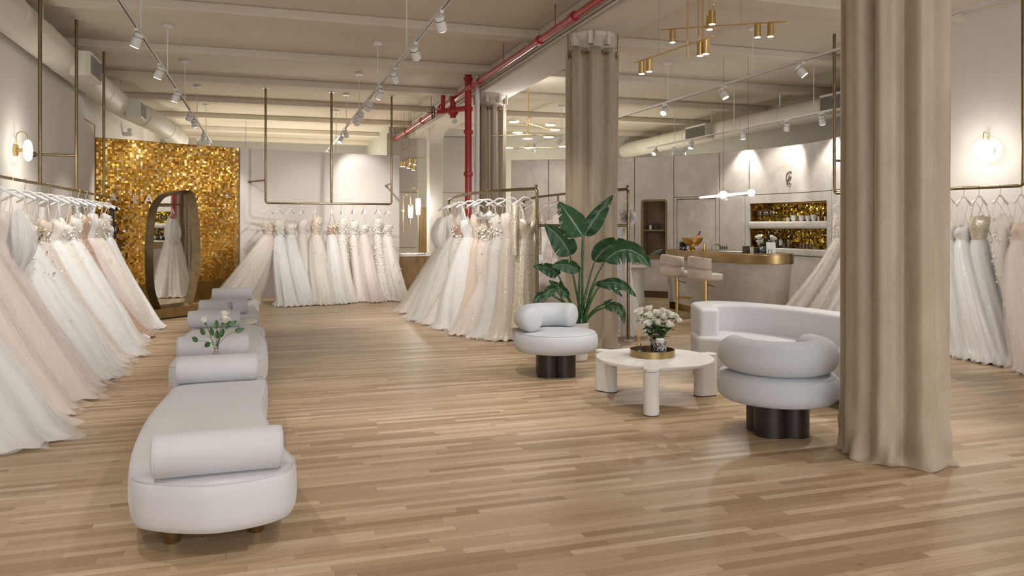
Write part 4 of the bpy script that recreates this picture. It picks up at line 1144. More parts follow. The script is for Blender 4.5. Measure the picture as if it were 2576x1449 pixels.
    if sleeve != 'halter':
        for sx in (-1, 1):
            obj('strap', G().tube([(sx*.088, -.085, top+swt-.01), (sx*.105, -.045, (top+hang_z)/2+.02), (sx*.125, 0, hang_z+.006), (sx*.115, .03, (top+hang_z)/2), (sx*.085, .07, top-.07)], .0045 if sleeve != 'wide' else .013, 5), sm, t)
    if sleeve == 'long':
        for sx in (-1, 1):
            g = G().tube([(sx*.12, 0, hang_z+.01), (sx*.165, 0, hang_z-.03), (sx*.195, -.01, 1.55), (sx*.205, -.02, 1.35), (sx*.20, -.03, 1.13)], [.03, .05, .052, .042, .033], 14); obj('sleeve', g, FB, t, auto=80)
        obj('yoke', G().tube([(-.13, -.03, hang_z-.015), (-.10, -.06, 1.70), (-.09, -.07, 1.6)], .022, 6).tube([(.13, -.03, hang_z-.015), (.10, -.06, 1.70), (.09, -.07, 1.6)], .022, 6), FB, t)
    if sleeve == 'puff':
        for sx in (-1, 1):
            g = G()
            def pf(u, v, sx=sx):
                a = 2*pi*u; r_ = (.045+.10*sin(pi*min(1, v*1.08))**.8)*(1+.07*sin(9*a+ph[2])+.04*sin(17*a)); 
                return (sx*(.17+.06*sin(pi*v))+r_*cos(a)*.8, r_*sin(a), 1.66-.62*v+.02*sin(5*a))
            g.grid(pf, 48, 14, True); obj('sleeve', g, SHEER['ivory'] if seed % 2 else SHEER['white'], t, auto=85)
            g = G(); g.grid(lambda u, v, pf=pf, sx=sx: (lambda p: (sx*.21+(p[0]-sx*.21)*.8, p[1]*.8, p[2]-.01))(pf(u, v)), 32, 10, True); obj('sleeve_lining', g, FAB['white_tulle'], t, auto=85)
    if sleeve == 'cape':
        g = G(); g.grid(lambda u, v: (-.16-.05*v+.02*sin(20*u+ph[0]), -.09+.22*(u-.5)-.05*sin(pi*u), 1.74-.85*v*(1-.25*sin(pi*u))), 14, 16); obj('cape_sleeve', g, FAB['nude_satin'] if seed % 2 == 0 else SHEER['white'], t, auto=85)
    if scat:
        mt = {'w': petal_w, 'b': petal_b, 'g': petal_g}[scat[0]]; zr = {'1': (.9, 1.7), '2': (.45, 1.7), '3': (.02, 1.7)}[scat[1]]
        pts = []
        for _ in range(900):
            u = rnd.random()
            if rnd.random() < (.5 if scat[1] == '1' else .28): p = bfn(u, rnd.random()); cxx = (0, 0)
            else:
                v = rnd.random()**(.9 if scat[1] == '3' else 1.5); p = sfn(u, v); cxx = (tr_[0]*v**1.35, tr_[1]*v**1.35)
            if not zr[0] < p[2] < zr[1]: continue
            nn = Vector((p[0]-cxx[0], (p[1]-cxx[1])*1.4, .02)).normalized(); pts.append((p, nn))
        g = G(); scatter(g, pts, seed, .017, nscat); q = obj('lace_applique', g, mt, t, smooth=False); q['kind'] = 'stuff'
    if extra == 'feather':
        g = G(); 
        for sx in (-1, 1):
            for _ in range(420):
                a = rnd.uniform(0, 6.28); b = rnd.uniform(-1.2, 1.2); d = Vector((cos(a)*cos(b), sin(a)*cos(b), sin(b))); L_ = rnd.uniform(.09, .15)
                p = Vector((sx*.17, 0, 1.66)); q = p+d*L_+Vector((0, 0, -.03)); sd = d.cross(Vector((.3, .2, 1))).normalized()*.004
                k = len(g.v); g.v += [tuple(p+d*.02-sd), tuple(p+d*.02+sd), tuple(p+d*L_*.6+sd*2+Vector((0, 0, .01))), tuple(q), tuple(p+d*L_*.6-sd*2+Vector((0, 0, .01)))]; g.f.append((k, k+1, k+2, k+3, k+4))
        q = obj('feather_trim', g, petal_w if False else plain('feather', (.88, .87, .87), .7), t, smooth=False); q['kind'] = 'stuff'
    if extra == 'bow':
        g = G()
        for sx in (-1, 1):
            g.grid(lambda u, v, sx=sx: (.12+sx*(.07*u), -.03+.02*sin(6*v), hang_z-.02+(v-.5)*.05*(.3+u)), 4, 4)
        g.grid(lambda u, v: (.125+.03*(u-.5)+.03*v, -.04-.01*sin(4*v), hang_z-.02-.48*v), 4, 12)
        g.grid(lambda u, v: (.10+.025*(u-.5)-.03*v, -.04, hang_z-.02-.30*v), 4, 10); g.uv = None
        obj('ribbon_bow', g, navy, t, auto=80)
    if extra == 'rosettes':
        for i, (x, z) in enumerate(((-.09, 1.66), (-.02, 1.63), (.06, 1.66))):
            b = obj('fabric_rosette', rose_bloom(.05, seed+i), FAB['white_tulle'], t, auto=80); b.location = (x, -.11, z); b.rotation_euler = (R(80), 0, i)
    return t

def ordinal(i): return ['nearest', 'second nearest', 'third', 'fourth', 'fifth', 'sixth', 'seventh', 'eighth', 'ninth', 'tenth', 'eleventh', 'twelfth', 'thirteenth', 'fourteenth', 'fifteenth', 'sixteenth'][i]
# left wall rail, near to far
GL = 'gowns on the left wall rail'; HL = 'hangers on the left wall rail'
left = [
 (6.35, 'ball', 'white_lace', 'white_sparkle', 'white', 1.15, 'w1', None, None, 'white sparkling ball gown at the near end of the left rail, hem nearest the camera'),
 (6.85, 'aline', 'white_sparkle', 'white_sparkle', 'white', 1.2, None, None, None, 'white glittering gown just behind the nearest one on the left rail'),
 (7.35, 'aline', 'rose_sequin', 'blush_sparkle', 'blush', 1.05, None, None, None, 'blush gown with rose sequins, third from the near end of the left rail'),
 (7.85, 'ball', 'blush_sparkle', 'blush_tulle', 'blush', 1.25, None, None, None, 'wide peach blush tulle gown with pleats reaching far onto the floor, left rail'),
 (8.35, 'aline', 'blush_tulle', 'blush_tulle', 'pink', 1.1, None, 'puff', None, 'soft peach gown with gathered tulle shoulder, fifth from near on the left rail'),
 (8.8, 'ball', 'ivory_tulle', 'white_sparkle', 'white', 1.15, 'w2', None, None, 'white gown with ruched ivory sweetheart bodice on the left rail'),
 (9.28, 'ball', 'gold_floral', 'white_sparkle', 'white', 1.1, 'g1', None, None, 'white gown with green-gold floral embroidered bodice on the left rail'),
 (9.75, 'aline', 'nude_satin', 'blush_lace', 'blush', 1.15, 'w2', None, None, 'gown with plain nude bodice and white lace skirt on the left rail'),
 (10.2, 'ball', 'ivory_tulle', 'white_tulle', 'white', 1.05, None, None, None, 'pale white tulle gown between the nude lace and the caped gown, left rail'),
 (10.7, 'aline', 'ivory_lace', 'ivory_tulle', 'ivory', 1.25, 'w1', 'cape', None, 'ivory gown with sheer nude hanging sleeve on the left rail'),
 (11.2, 'ball', 'white_lace', 'white_tulle', 'white', 1.1, 'w2', None, None, 'white gown with lace shoulder flower, eleventh from near on the left rail'),
 (11.7, 'slim', 'rose_sequin', 'rose_sequin', None, 1.0, None, None, None, 'slim rose gold sequined gown on the left rail'),
 (12.15, 'aline', 'white_satin', 'pink_tulle', 'pink', 1.2, None, 'wide', None, 'pink tulle gown with white satin bodice beside the rose gold one, left rail'),
 (12.65, 'ball', 'white_lace', 'ivory_tulle', 'blush', .95, 'b1', None, None, 'ivory gown with fringed blush hem, third from the far end, left rail'),
 (13.1, 'slim', 'white_lace', 'white_sparkle', None, 1.1, 'w1', None, None, 'white gown with lace cups, second from the far end of the left rail'),
 (13.55, 'aline', 'white_satin', 'white_satin', None, .8, None, 'halter', 'bow', 'plain white satin gown with long navy ribbon bow, far end of left rail'),
]
rnd = random.Random(2)
for i, (y, sil, bod, skt, sh, wd, sc_, slv, ex, lab) in enumerate(left):
    rz = rnd.uniform(-.16, .22)
    A_ = SIL[sil][-1][1]; wd = min(wd, .74/A_); reach = max(.18, 1.0-A_*wd+rnd.uniform(-.08, .05))
    if i >= 12: reach -= .12
    tr0 = (reach, -.28-.2*rnd.random()) if i < 15 else (.60, -1.15)
    gown(lab, GL, (LX, y), rz, sil, bod, skt, sh, tr0, wd*.98, .95, slv, sc_, 240, seed=100+i, extra=ex, folds=.9, wall=-2.93)
    if y > 7.9: hanger('white', (LX, y, ZR+.0), rz, 'white hanger on the left wall rail holding the %s' % ' '.join(lab.split(' on the left')[0].split(', left')[0].split()[:6]), HL)

# back rail, left to right
GB = 'gowns on the back rail'; HB = 'hangers on the back rail'
back = [
 (674, 'ball', 'nude_satin', 'blush_tulle', 'ivory', (-.72, -1.0), .88, 'b1', 58, 'champagne blush ball gown with a deep plunge and huge train, leftmost on the back rail'),
 (701, 'aline', 'ivory_lace', 'white_tulle', 'white', (.25, -.9), .9, 'w1', 66, 'white tulle gown with nude lace bodice, second from left on the back rail'),
 (729, 'aline', 'ivory_lace', 'white_sparkle', 'white', (.35, -.8), .95, 'w1', 70, 'white gown with strapless leaf lace bodice, third from left on the back rail'),
 (757, 'slim', 'pink_tulle', 'ivory_tulle', 'ivory', (.25, -.7), 1.1, None, 78, 'ivory gown with a pale pink draped bodice, fourth from left on the back rail'),
 (790, 'ball', 'nude_satin', 'ivory_tulle', 'ivory', (.12, -.85), .62, 'b1', 84, 'full ivory ball gown with a nude beaded bodice in the middle of the back rail'),
 (831, 'aline', 'rose_sequin', 'white_tulle', 'white', (.12, -.8), .8, 'b1', 86, 'white gown with a bronze sequined bodice just right of the rail centre post, back rail'),
 (857, 'slim', 'ivory_lace', 'ivory_lace', None, (.1, -.7), 1.0, 'w2', 88, 'slender ivory lace gown, seventh from left on the back rail'),
 (886, 'slim', 'white_lace', 'blush_tulle', None, (.1, -.6), .9, 'w1', 90, 'narrow blush gown with a low white floral bodice, eighth from left on the back rail'),
 (914, 'aline', 'white_lace', 'pink_tulle', 'blush', (.1, -.75), .72, 'w1', 92, 'pink gown with white beads and a gathered hem, third from right on the back rail'),
 (950, 'slim', 'white_lace', 'ivory_lace', None, (.05, -.6), 1.0, 'w3', 95, 'white gown covered in flower petals, second from right on the back rail'),
 (976, 'aline', 'ivory_lace', 'white_lace', None, (.15, -.8), .72, 'w3', 95, 'white gown covered in petals, rightmost on the back rail beside the dressing table'),
]
for i, (px, sil, bod, skt, sh, tr0, wd, sc_, ang, lab) in enumerate(back):
    x = (px-672)/(985-672)*2.50+.03
    rz = R(ang)
    gown(lab, GB, (x, bz(x)), rz, sil, bod, skt, sh, tr0, wd*1.05, wd*.78, None, sc_, 420 if sc_ == 'w3' else 160, seed=200+i, folds=.8)
    hanger('white', (x, bz(x), ZR), rz, 'white hanger on the back rail carrying the %s' % ' '.join(lab.replace(', ', ' ').split()[:7]), HB)

# freestanding rack, outer (left) rail, near to far
GA = 'gowns on the freestanding rack'; HA = 'hangers on the freestanding rack'
def onrail(P, px):
    best = min(range(len(P)), key=lambda i: abs(proj(P[i].x, P[i].y)[0]-px)); i = max(1, min(len(P)-2, best))
    T = (P[i+1]-P[i-1]).normalized(); return P[best], T
stand = [
 (1322, 'column', 'champagne_sequin', 'champagne_sequin', None, (0, -.02), 1.2, 'long', None, 'champagne beaded long-sleeved gown nearest the end post of the freestanding rack'),
 (1284, 'slim', 'blush_lace', 'beaded_nude', 'ivory', (0, -.08), 1.1, None, None, 'nude pearl-beaded gown with blush corset next to the champagne one, freestanding rack'),
 (1258, 'slim', 'ivory_lace', 'white_lace', 'white', (-.05, -.12), 1.1, None, 'w1', 'ivory beaded gown with white glittering hem on the freestanding rack'),
 (1230, 'mermaid', 'beaded_nude', 'blush_lace', None, (-.08, -.12), 1.05, None, 'w1', 'blush mermaid gown with scalloped lace hem on the freestanding rack'),
 (1212, 'slim', 'nude_satin', 'nude_tulle', None, (-.1, -.05), 1.1, None, None, 'sheer nude gown with white fabric rosettes on its neckline, freestanding rack'),
 (1186, 'ball', 'white_tulle', 'white_tulle', 'white', (-.14, -.12), .55, 'wide', None, 'plain white tulle gown in the middle of the freestanding rack'),
 (1160, 'mermaid', 'rose_sequin', 'ivory_tulle', 'ivory', (-.18, -.2), 1.0, None, 'w1', 'rose gold sequined mermaid gown with tulle hem on the freestanding rack'),
 (1146, 'ball', 'ivory_tulle', 'ivory_tulle', 'white', (-.26, -.1), .72, 'puff', None, 'ivory ball gown with big puffed tulle sleeves on the freestanding rack'),
 (1132, 'ball', 'blush_tulle', 'blush_tulle', 'ivory', (-.38, .0), .78, 'puff', None, 'peach blush gown with puffed sleeves at the far end of the freestanding rack'),
]
RAo = Vector((fr_.location.x, fr_.location.y, 0))
for i, (px, sil, bod, skt, sh, tr0, wd, slv, sc_, lab) in enumerate(stand):
    p, T = onrail(RA, px); rz = atan2(T.y, T.x)+pi/2 ; rz = (rz+pi/2) % pi-pi/2
    rz += R(-8)+rnd.uniform(-.1, .1)
    gown(lab, GA, (p.x, p.y), rz, sil, bod, skt, sh, tr0, wd, .9, slv, sc_, 200, seed=300+i, hem_up=.10 if i == 0 else 0, extra='rosettes' if i == 4 else None, folds=.9)
    hanger('white', (p.x, p.y, ZF+.0), rz, 'white hanger on the freestanding rack under the %s' % ' '.join(lab.replace(',', '').split()[:7]), HA)
GBk = 'pink-tinted gowns on the inner rail of the freestanding rack'
stand2 = [
 (1572, 'slim', 'white_satin', 'white_sparkle', None, (.18, 0), .8, None, 'feather', 'white gown with fluffy feather shoulders on the near end of the inner rack rail'),
 (1418, 'slim', 'blush_lace', 'pink_tulle', None, (-.05, -.1), 1.0, None, None, 'pale blush corset gown on the inner rack rail behind the plant'),
 (1398, 'aline', 'nude_satin', 'pink_tulle', 'pink', (0, -.1), .8, None, None, 'pink tulle gown with nude waist ribbons on the inner rack rail'),
 (1376, 'slim', 'pink_tulle', 'white_tulle', None, (0, 0), .9, None, None, 'pale pink strappy gown on the inner rack rail behind the end post'),
 (1350, 'slim', 'blush_lace', 'pink_tulle', None, (0, 0), .9, None, None, 'rosy lace gown glimpsed behind the champagne beaded gown'),
 (1325, 'slim', 'pink_tulle', 'pink_tulle', None, (0, 0), .9, None, None, 'light pink gown at the far side of the inner rack rail'),
]
for i, (px, sil, bod, skt, sh, tr0, wd, slv, ex, lab) in enumerate(stand2):
    p, T = onrail(RB, px); rz = atan2(T.y, T.x)+pi/2; rz = (rz+pi/2) % pi-pi/2
    if i == 0: rz += .1; p = p+Vector((.0, .12, 0))
    gown(lab, GBk, (p.x, p.y), rz, sil, bod, skt, sh, tr0, wd, .85, slv, None, seed=400+i, extra=ex, hem_up=.03)
    hanger('pink', (p.x, p.y, ZF), rz, 'blush hanger on the inner rack rail with the %s' % ' '.join(lab.split()[:6]), 'blush hangers on the inner rack rail')

# right wall rail
GR = 'gowns on the right wall rail'
right = [
 (2106, None, 'aline', 'blush_lace', 'ivory_lace', 'blush', (-.62, .35), 1.0, None, 'w2', 'nude gown with white floral applique, leftmost on the right rail by the bar'),
 (2118, .34, 'aline', 'ivory_lace', 'blush_lace', 'ivory', (-.5, .1), 1.0, None, 'w3', 'flower-covered ivory gown second from left on the right rail, beside the column curtain'),
 (2128, .60, 'ball', 'white_lace', 'ivory_tulle', 'white', (-.45, .0), .8, None, 'w2', 'ivory applique gown partly hidden by the nearest column curtain, right rail'),
 (2402, 1.62, 'aline', 'white_lace', 'white_tulle', 'white', (-.35, -.7), .8, None, None, 'white gown mostly hidden at the right edge of the column curtain'),
 (2434, 1.80, 'aline', 'white_satin', 'white_satin', 'white', (-.4, -.85), .9, None, None, 'white gown with smooth satin twisted bodice on the right rail'),
 (2462, 1.98, 'slim', 'champagne_sequin', 'white_tulle', 'white', (-.45, -.85), 1.2, None, None, 'white tulle gown with gold embroidered corset on the right rail'),
 (2502, 2.22, 'slim', 'gold_floral', 'ivory_lace', 'ivory', (-.45, -.9), 1.1, None, 'w2', 'silver beaded lace gown left of the peach one on the right rail'),
 (2545, 2.45, 'ball', 'nude_satin', 'blush_tulle', 'blush', (-.6, -.95), .82, None, None, 'full peach blush tulle gown at the right edge of the photograph'),
]
for i, (px, s, sil, bod, skt, sh, tr0, wd, slv, sc_, lab) in enumerate(right):
    if s is None: s = .12
    p = RR0+RWd*s; rz = atan2(RWn.y, RWn.x)+pi+R(4)
    gown(lab, GR, (p.x, p.y), rz, sil, bod, skt, sh, tr0, wd, .85, slv, sc_, 260, seed=500+i)
    hanger('pink', (p.x, p.y, ZR), rz, 'blush hanger on the right wall rail with the %s' % ' '.join(lab.split()[:6]), 'blush hangers on the right wall rail')

# ------------------------------------------------------------------ standing mirror
mx_, my_ = -1.50, 13.85; mr = R(45)
mi = thing('standing_mirror', 'tall irregular rounded floor mirror in a deep antique brass frame on a plinth', 'mirror', (mx_, my_, 0), mr)
obj('plinth', G().box((0, .10, .10), (1.22, .55, .15)), brushed, mi, bevel=.006); obj('plinth_foot', G().box((0, .10, .0125), (1.18, .50, .025)), black_metal, mi)
# outline of the plate, x across, z up
def mshape(k):
    pts = [(-.30, .17), (-.42, .50), (-.45, 1.0), (-.43, 1.50), (-.36, 1.82), (-.18, 2.02), (.08, 2.10), (.30, 2.10), (.40, 1.90), (.46, 1.4), (.47, .95), (.40, .50), (.30, .17)]
    sp = spline([(x, z, 0) for x, z in pts], 6)
    return [(p.x*k, (p.y-1.1)*(1-(1-k)*.45)+1.1+(0 if True else 0)) for p in sp]
o1 = mshape(1.0); i1 = mshape(.86)
g = G(); m_ = len(o1)
dep_ = .13
V = [(x, -.02, z) for x, z in i1]+[(x+.02, -dep_+.0, z) for x, z in o1]+[(x, .05, z) for x, z in o1]
Fc = []
for i in range(m_):
    j = (i+1) % m_
    Fc += [(i, j, m_+j, m_+i), (m_+i, m_+j, 2*m_+j, 2*m_+i)]
Fc.append(tuple(range(2*m_, 3*m_)))
obj('frame', g.add(V, Fc), antique, mi, auto=35)
g = G(); g.add([(x, -.022, z) for x, z in i1], [tuple(range(m_))]); obj('mirror_plate', g, mirror_m, mi, smooth=False)

# ------------------------------------------------------------------ bar
path = [(7.10, 12.75), (7.02, 12.2), (6.95, 11.5), (6.93, 10.9), (6.99, 10.4), (7.12, 10.02), (7.33, 9.80), (7.58, 9.80), (7.80, 10.0), (7.90, 10.4)]
fp = [(p.x, p.y) for p in spline([(x, y, 0) for x, y in path], 8)]
bo = Vector((7.4, 11.2, 0))
bar = thing('curved_bar', 'curved suede-clad bar counter with a wide brushed brass top band', 'bar counter', tuple(bo))
full = fp+[(7.92, 11.2), (7.90, 12.75)]
def off_poly(poly, d):
    out = []; m = len(poly)
    for i in range(m):
        a = Vector(poly[i-1]); b = Vector(poly[(i+1) % m]); t = (b-a).normalized(); n_ = Vector((t.y, -t.x)); out.append((poly[i][0]+n_.x*d, poly[i][1]+n_.y*d))
    return out
ar = sum(full[i][0]*full[(i+1) % len(full)][1]-full[(i+1) % len(full)][0]*full[i][1] for i in range(len(full)))
sg = 1 if ar > 0 else -1
def L_(poly): return [(x-bo.x, y-bo.y) for x, y in poly]
A0 = L_(off_poly(full, -.10*sg)); A1 = L_(off_poly(full, -.03*sg)); A2 = L_(full); n_ = len(full)
g = G().add([(x, y, .11) for x, y in A0]+[(x, y, .94) for x, y in A1], [(i, (i+1) % n_, n_+(i+1) % n_, n_+i) for i in range(n_)]+[tuple(range(n_))]); obj('bar_front', g, suede_m, bar, auto=50)
obj('kick_plate', G().prism(L_(off_poly(full, -.13*sg)), 0, .112), bronze_band, bar, auto=50)
obj('brass_band', G().prism(A2, .935, 1.075), brushed, bar, auto=50, bevel=.006, seg=2)
obj('countertop', G().prism(L_(off_poly(full, -.012*sg)), 1.075, 1.088), brushed, bar, auto=50)
BZ = 1.088
def onbar(px, py_, depth_in):   # on the counter, measured inward from the front edge along the view ray
    for dd in [10.5+.02*k for k in range(200)]:
        x, y, _ = ray(px, dd)
        inside = False; m = len(full)
        for i in range(m):
            (x1, y1), (x2, y2) = full[i], full[(i+1) % m]
            if (y1 > y) != (y2 > y) and x < (x2-x1)*(y-y1)/(y2-y1)+x1: inside = not inside
        if inside: x, y, _ = ray(px, dd+depth_in); return x, y
    return ray(px, 12.4)[:2]
def stool(x, y, rz, label):
    t = thing('bar_stool', label, 'bar stool', (x, y, 0), rz, 'upholstered bar stools')
    obj('base_plate', G().lathe([(.22, 0), (.22, .012), (.04, .02), (.032, .03)], 40), brushed, t)
    obj('column', G().cyl((0, 0, .02), (0, 0, .34), .026).cyl((0, 0, .33), (0, 0, .68), .036), brass, t)
    obj('foot_ring', G().torus((.12, 0, .33), .13, .012, 32, 8), brass, t)
    obj('lever', G().tube([(0, .0, .62), (.1, -.12, .58)], .006, 6), black_metal, t)
    obj('seat', G().prism(fillet([(-.20, -.21), (.24, -.21), (.24, .21), (-.20, .21)], .13, 8), .68, .78), stool_f, t, bevel=.035, seg=5)
    # backrest: two quilted rolls curving round the rear
    for (z0, z1, nm) in ((.70, .86, 'lower_backrest'), (.86, 1.04, 'upper_backrest')):
        def fn(u, v, z0=z0, z1=z1):
            a = pi+(u-.5)*R(185); th_ = 2*pi*v; rx = .245; tk = .045; hh = (z1-z0)/2
            fl = 1-.25*abs(u-.5)**3*8*.4
            c = (rx*cos(a)*.92, rx*sin(a)*1.02)
            o_ = tk*math.copysign(abs(cos(th_))**.7, cos(th_)); zz = hh*math.copysign(abs(sin(th_))**.6, sin(th_))*fl
            e_ = 1 if .03 < u < .97 else .4
            return (c[0]+cos(a)*o_*e_, c[1]+sin(a)*o_*e_, (z0+z1)/2+zz*(.9+.1*e_)+(.012 if z1 > 1 else 0)*cos(a*2))
        g = G(); g.grid(fn, 28, 14); g.uv = None; obj(nm, g, stool_f, t, auto=80)
    return t
stool(6.48, 11.25, R(-8), 'left cream upholstered bar stool on a brass column')
stool(6.50, 10.42, R(-14), 'right cream upholstered bar stool on a brass column')
st_x, st_y = 6.85, 13.45
t = thing('pedestal_table', 'tall round white pedestal table behind the rack end post', 'table', (st_x, st_y, 0))
obj('table_top', G().lathe([(.34, .72), (.37, .73), (.37, .755), (.34, .765), (0, .765)], 40), table_w, t); obj('pedestal', G().lathe([(.16, 0), (.165, .02), (.15, .35), (.17, .73)], 32), table_w, t)
for k in range(3):
    x, y = st_x+.1*k-.1, st_y-.05*k
    q = obj('tumbler', G().lathe([(.03, 0), (.034, .09), (.031, .09), (.028, .006), (0, .006)], 16, cap1=False), glass_m, None); q.location = (x, y, .765)
    tag(q, ['clear tumbler on the pedestal table, farthest left', 'clear tumbler on the pedestal table, in the middle', 'clear tumbler on the pedestal table, nearest the edge'][k], 'glass', 'tumblers on the pedestal table')
# things on the bar
bx, by = onbar(1742, 0, .35)
bw_ = thing('champagne_bowl', 'wide footed brass champagne bowl on the left end of the bar', 'bowl', (bx, by, BZ))
obj('bowl', G().lathe([(.03, .075), (.09, .085), (.15, .13), (.185, .20), (.188, .225), (.18, .225), (.14, .14), (.08, .10), (0, .095)], 36, cap0=False), brass, bw_)
obj('foot', G().lathe([(.095, 0), (.09, .01), (.05, .03), (.03, .06), (.035, .08)], 28), brass, bw_)
bt = thing('champagne_bottle', 'orange and black champagne bottle leaning in the brass bowl', 'bottle', (bx+.03, by, BZ+.10))
bt.rotation_euler = (0, R(28), 0)
obj('body', G().lathe([(.035, 0), (.042, .01), (.042, .12), (.02, .19)], 20), plain('orange_label', (.65, .16, .03), .35), bt); obj('neck', G().lathe([(.02, .19), (.016, .21), (.016, .27), (.0, .272)], 16), black_metal, bt)
def jar(name, px, dep_, r, h, mat, label, cat, group=None, lid=None):
    x, y = onbar(px, 0, dep_)
    t = thing(name, label, cat, (x, y, BZ), 0, group)
    obj('body', G().lathe([(r*.85, 0), (r, .01), (r, h*.85), (r*.8, h), (r*.75, h*.97), (r*.9, h*.8), (r*.9, .015), (0, .012)], 20, cap1=False), mat, t)
    if lid: obj('lid', G().lathe([(r*.8, h), (r*.8, h+.02), (.01, h+.03), (.012, h+.05), (0, h+.052)], 16), lid, t)
    return t
jar('glass_jar', 1718, .25, .065, .15, glass_d, 'faceted glass jar with lid left of the brass bowl', 'jar', None, glass_m)
jar('glass_jar', 1729, .45, .055, .10, glass_m, 'low clear glass jar tucked beside the brass bowl foot', 'jar', None, glass_m)
jar('cocktail_shaker', 1771, .30, .034, .10, brass, 'small polished brass shaker right of the champagne bowl', 'shaker', None, brass)
for k, px in enumerate((1813, 1818, 1823, 1828)):
    x, y = onbar(px, 0, .25)
    t = thing('bitters_bottle', 'small dropper bottle with black cap on the bar, %s from the left' % ('first', 'second', 'third', 'fourth')[k], 'bottle', (x, y, BZ), 0, 'dropper bottles on the bar')
    obj('bottle', G().lathe([(.012, 0), (.013, .04), (.006, .055)], 12), glass_m, t); obj('cap', G().lathe([(.012, .05), (.013, .085), (.003, .10), (.002, .13)], 10), black_metal, t)
x, y = onbar(1802, 0, .5)
t = thing('tap', 'curved bronze swan-neck tap rising from the bar sink', 'tap', (x, y, BZ-.02))
obj('spout', G().tube([(-.09, 0, 0), (-.09, 0, .07)]+[(-.09*cos(a*pi/8), 0, .07+.07*sin(a*pi/8)) for a in range(1, 8)]+[(.09, 0, .07), (.09, 0, .045)], .010, 8), antique, t); obj('tap_base', G().cyl((-.09, 0, 0), (-.09, 0, .02), .02), antique, t)
x, y = onbar(1877, 0, .25)
q = obj('wooden_box', G().box((0, 0, .055), (.085, .07, .11)), walnut_d, None); q.location = (x, y, BZ); tag(q, 'small dark brown square box on the bar near the papers', 'box')
x, y = onbar(1893, 0, .25)
t = thing('jar_candle', 'small white candle jar with gold lid beside the brown box', 'candle', (x, y, BZ)); obj('jar', G().lathe([(.032, 0), (.034, .06), (0, .061)], 20), ceramic, t); obj('lid', G().lathe([(.018, .06), (.018, .09), (.008, .12), (0, .12)], 14), brass, t)
x, y = onbar(1904, 0, .25)
q = obj('card_holder', G().box((0, 0, .045), (.10, .02, .09)), black_metal, None, bevel=.004); q.location = (x, y, BZ); tag(q, 'black upright card holder on the bar by the flowers', 'card holder')
x, y = onbar(1940, 0, .25)
q = obj('menu_card', G().box((0, 0, .09), (.14, .01, .17)), white_metal, None); q.location = (x, y, BZ); q.rotation_euler = (R(-8), 0, -TH-.1); tag(q, 'white menu card standing on the bar right of the flowers', 'card')
x, y = onbar(1937, 0, .10)
jar('small_tumbler', 1937, .08, .028, .07, glass_m, 'small clear glass at the right front of the bar', 'glass')
x, y = onbar(1903, 0, .32)
fx_, fy_ = onbar(1921, 0, .35)
t = thing('flower_vase', 'round grey-green vase of pale roses on the bar', 'vase', (fx_, fy_, BZ)); obj('vase', G().lathe([(.035, 0), (.06, .03), (.055, .07), (.03, .10), (.032, .11)], 24), plain('celadon', (.22, .27, .24), .2), t)
for k, (px, py, r) in enumerate(((1911, 597, .062), (1914, 608, .062), (1941, 600, .068))):
    hd = ray(px, proj(fx_, fy_)[2]-.05, py=py); rose((fx_, fy_, BZ+.08), (hd[0], hd[1], hd[2]-.02), r*.8, ['upper left rose of the bar bouquet', 'pale peach rose low in the bar bouquet', 'round white bloom at the right of the bar bouquet'][k], 'roses on the bar', 9, 90+k)
q = obj('sink_towel', G().box((0, 0, .01), (.5, .22, .016)), plain('steel_tray', (.7, .68, .65), .35), None, bevel=.004); x, y = onbar(1846, 0, .35); q.location = (x, y, BZ); q.rotation_euler = (0, 0, R(-80)); q.name = 'bar_mat'; tag(q, 'flat pale mat lying on the bar between tap and brown box', 'bar mat')

# things in the wall niche: placed along the wall
def shelf_pt(px, off): s = bw_s(px); p, T, N = bw_at(s); q = p+N*off; return q.x, q.y
for k, px in enumerate((1899, 1906, 1914, 1922, 1930, 1938)):
    x, y = shelf_pt(px, -.12+.03*(k % 2))
    t = thing('wine_glass', 'stemmed wine glass on the upper niche shelf, %s from the left' % ('first', 'second', 'third', 'fourth', 'fifth', 'sixth')[k], 'wine glass', (x, y, 1.605), 0, 'wine glasses in the niche')
    obj('stem', G().lathe([(.032, 0), (.032, .003), (.004, .008), (.004, .10)], 16), glass_m, t); obj('glass_bowl', G().lathe([(.004, .10), (.03, .12), (.04, .16), (.032, .215), (.030, .215), (.038, .16), (0, .11)], 18, cap1=False), glass_m, t)
for k, px in enumerate((1950, 1962)):
    x, y = shelf_pt(px, -.12)
    t = thing('champagne_coupe', 'wide champagne coupe on the upper niche shelf, %s' % ('next to the wine glasses', 'next to the cups')[k], 'coupe', (x, y, 1.605), 0, 'coupes in the niche')
    obj('stem', G().lathe([(.03, 0), (.004, .006), (.004, .07)], 16), glass_m, t); obj('glass_bowl', G().lathe([(.004, .07), (.05, .085), (.055, .10), (.05, .1), (0, .078)], 18, cap1=False), glass_m, t)
cups = [(1971, .042, .07), (1985, .062, .115), (2004, .058, .11), (2019, .05, .10), (2034, .062, .115)]
for k, (px, r, h) in enumerate(cups):
    x, y = shelf_pt(px, -.12); t = thing('ceramic_cup', 'grey ceramic %s on the upper niche shelf' % ('small bowl left of the big cups', 'wide cup beside the small bowl', 'stacked pair of cups in the row middle', 'narrow cup left of the last wide one', 'wide cup nearest the gold tumblers')[k], 'cup', (x, y, 1.605), 0, 'cups in the niche')
    obj('cup', G().lathe([(r*.55, 0), (r*.9, h*.35), (r, h), (r*.92, h), (r*.8, h*.4), (0, h*.1)], 22, cap1=False), ceramic, t)
    if k in (1, 2, 3): obj('handle', G().torus((r*.95, 0, h*.5), h*.22, .006, 14, 5, 'Y'), ceramic, t)
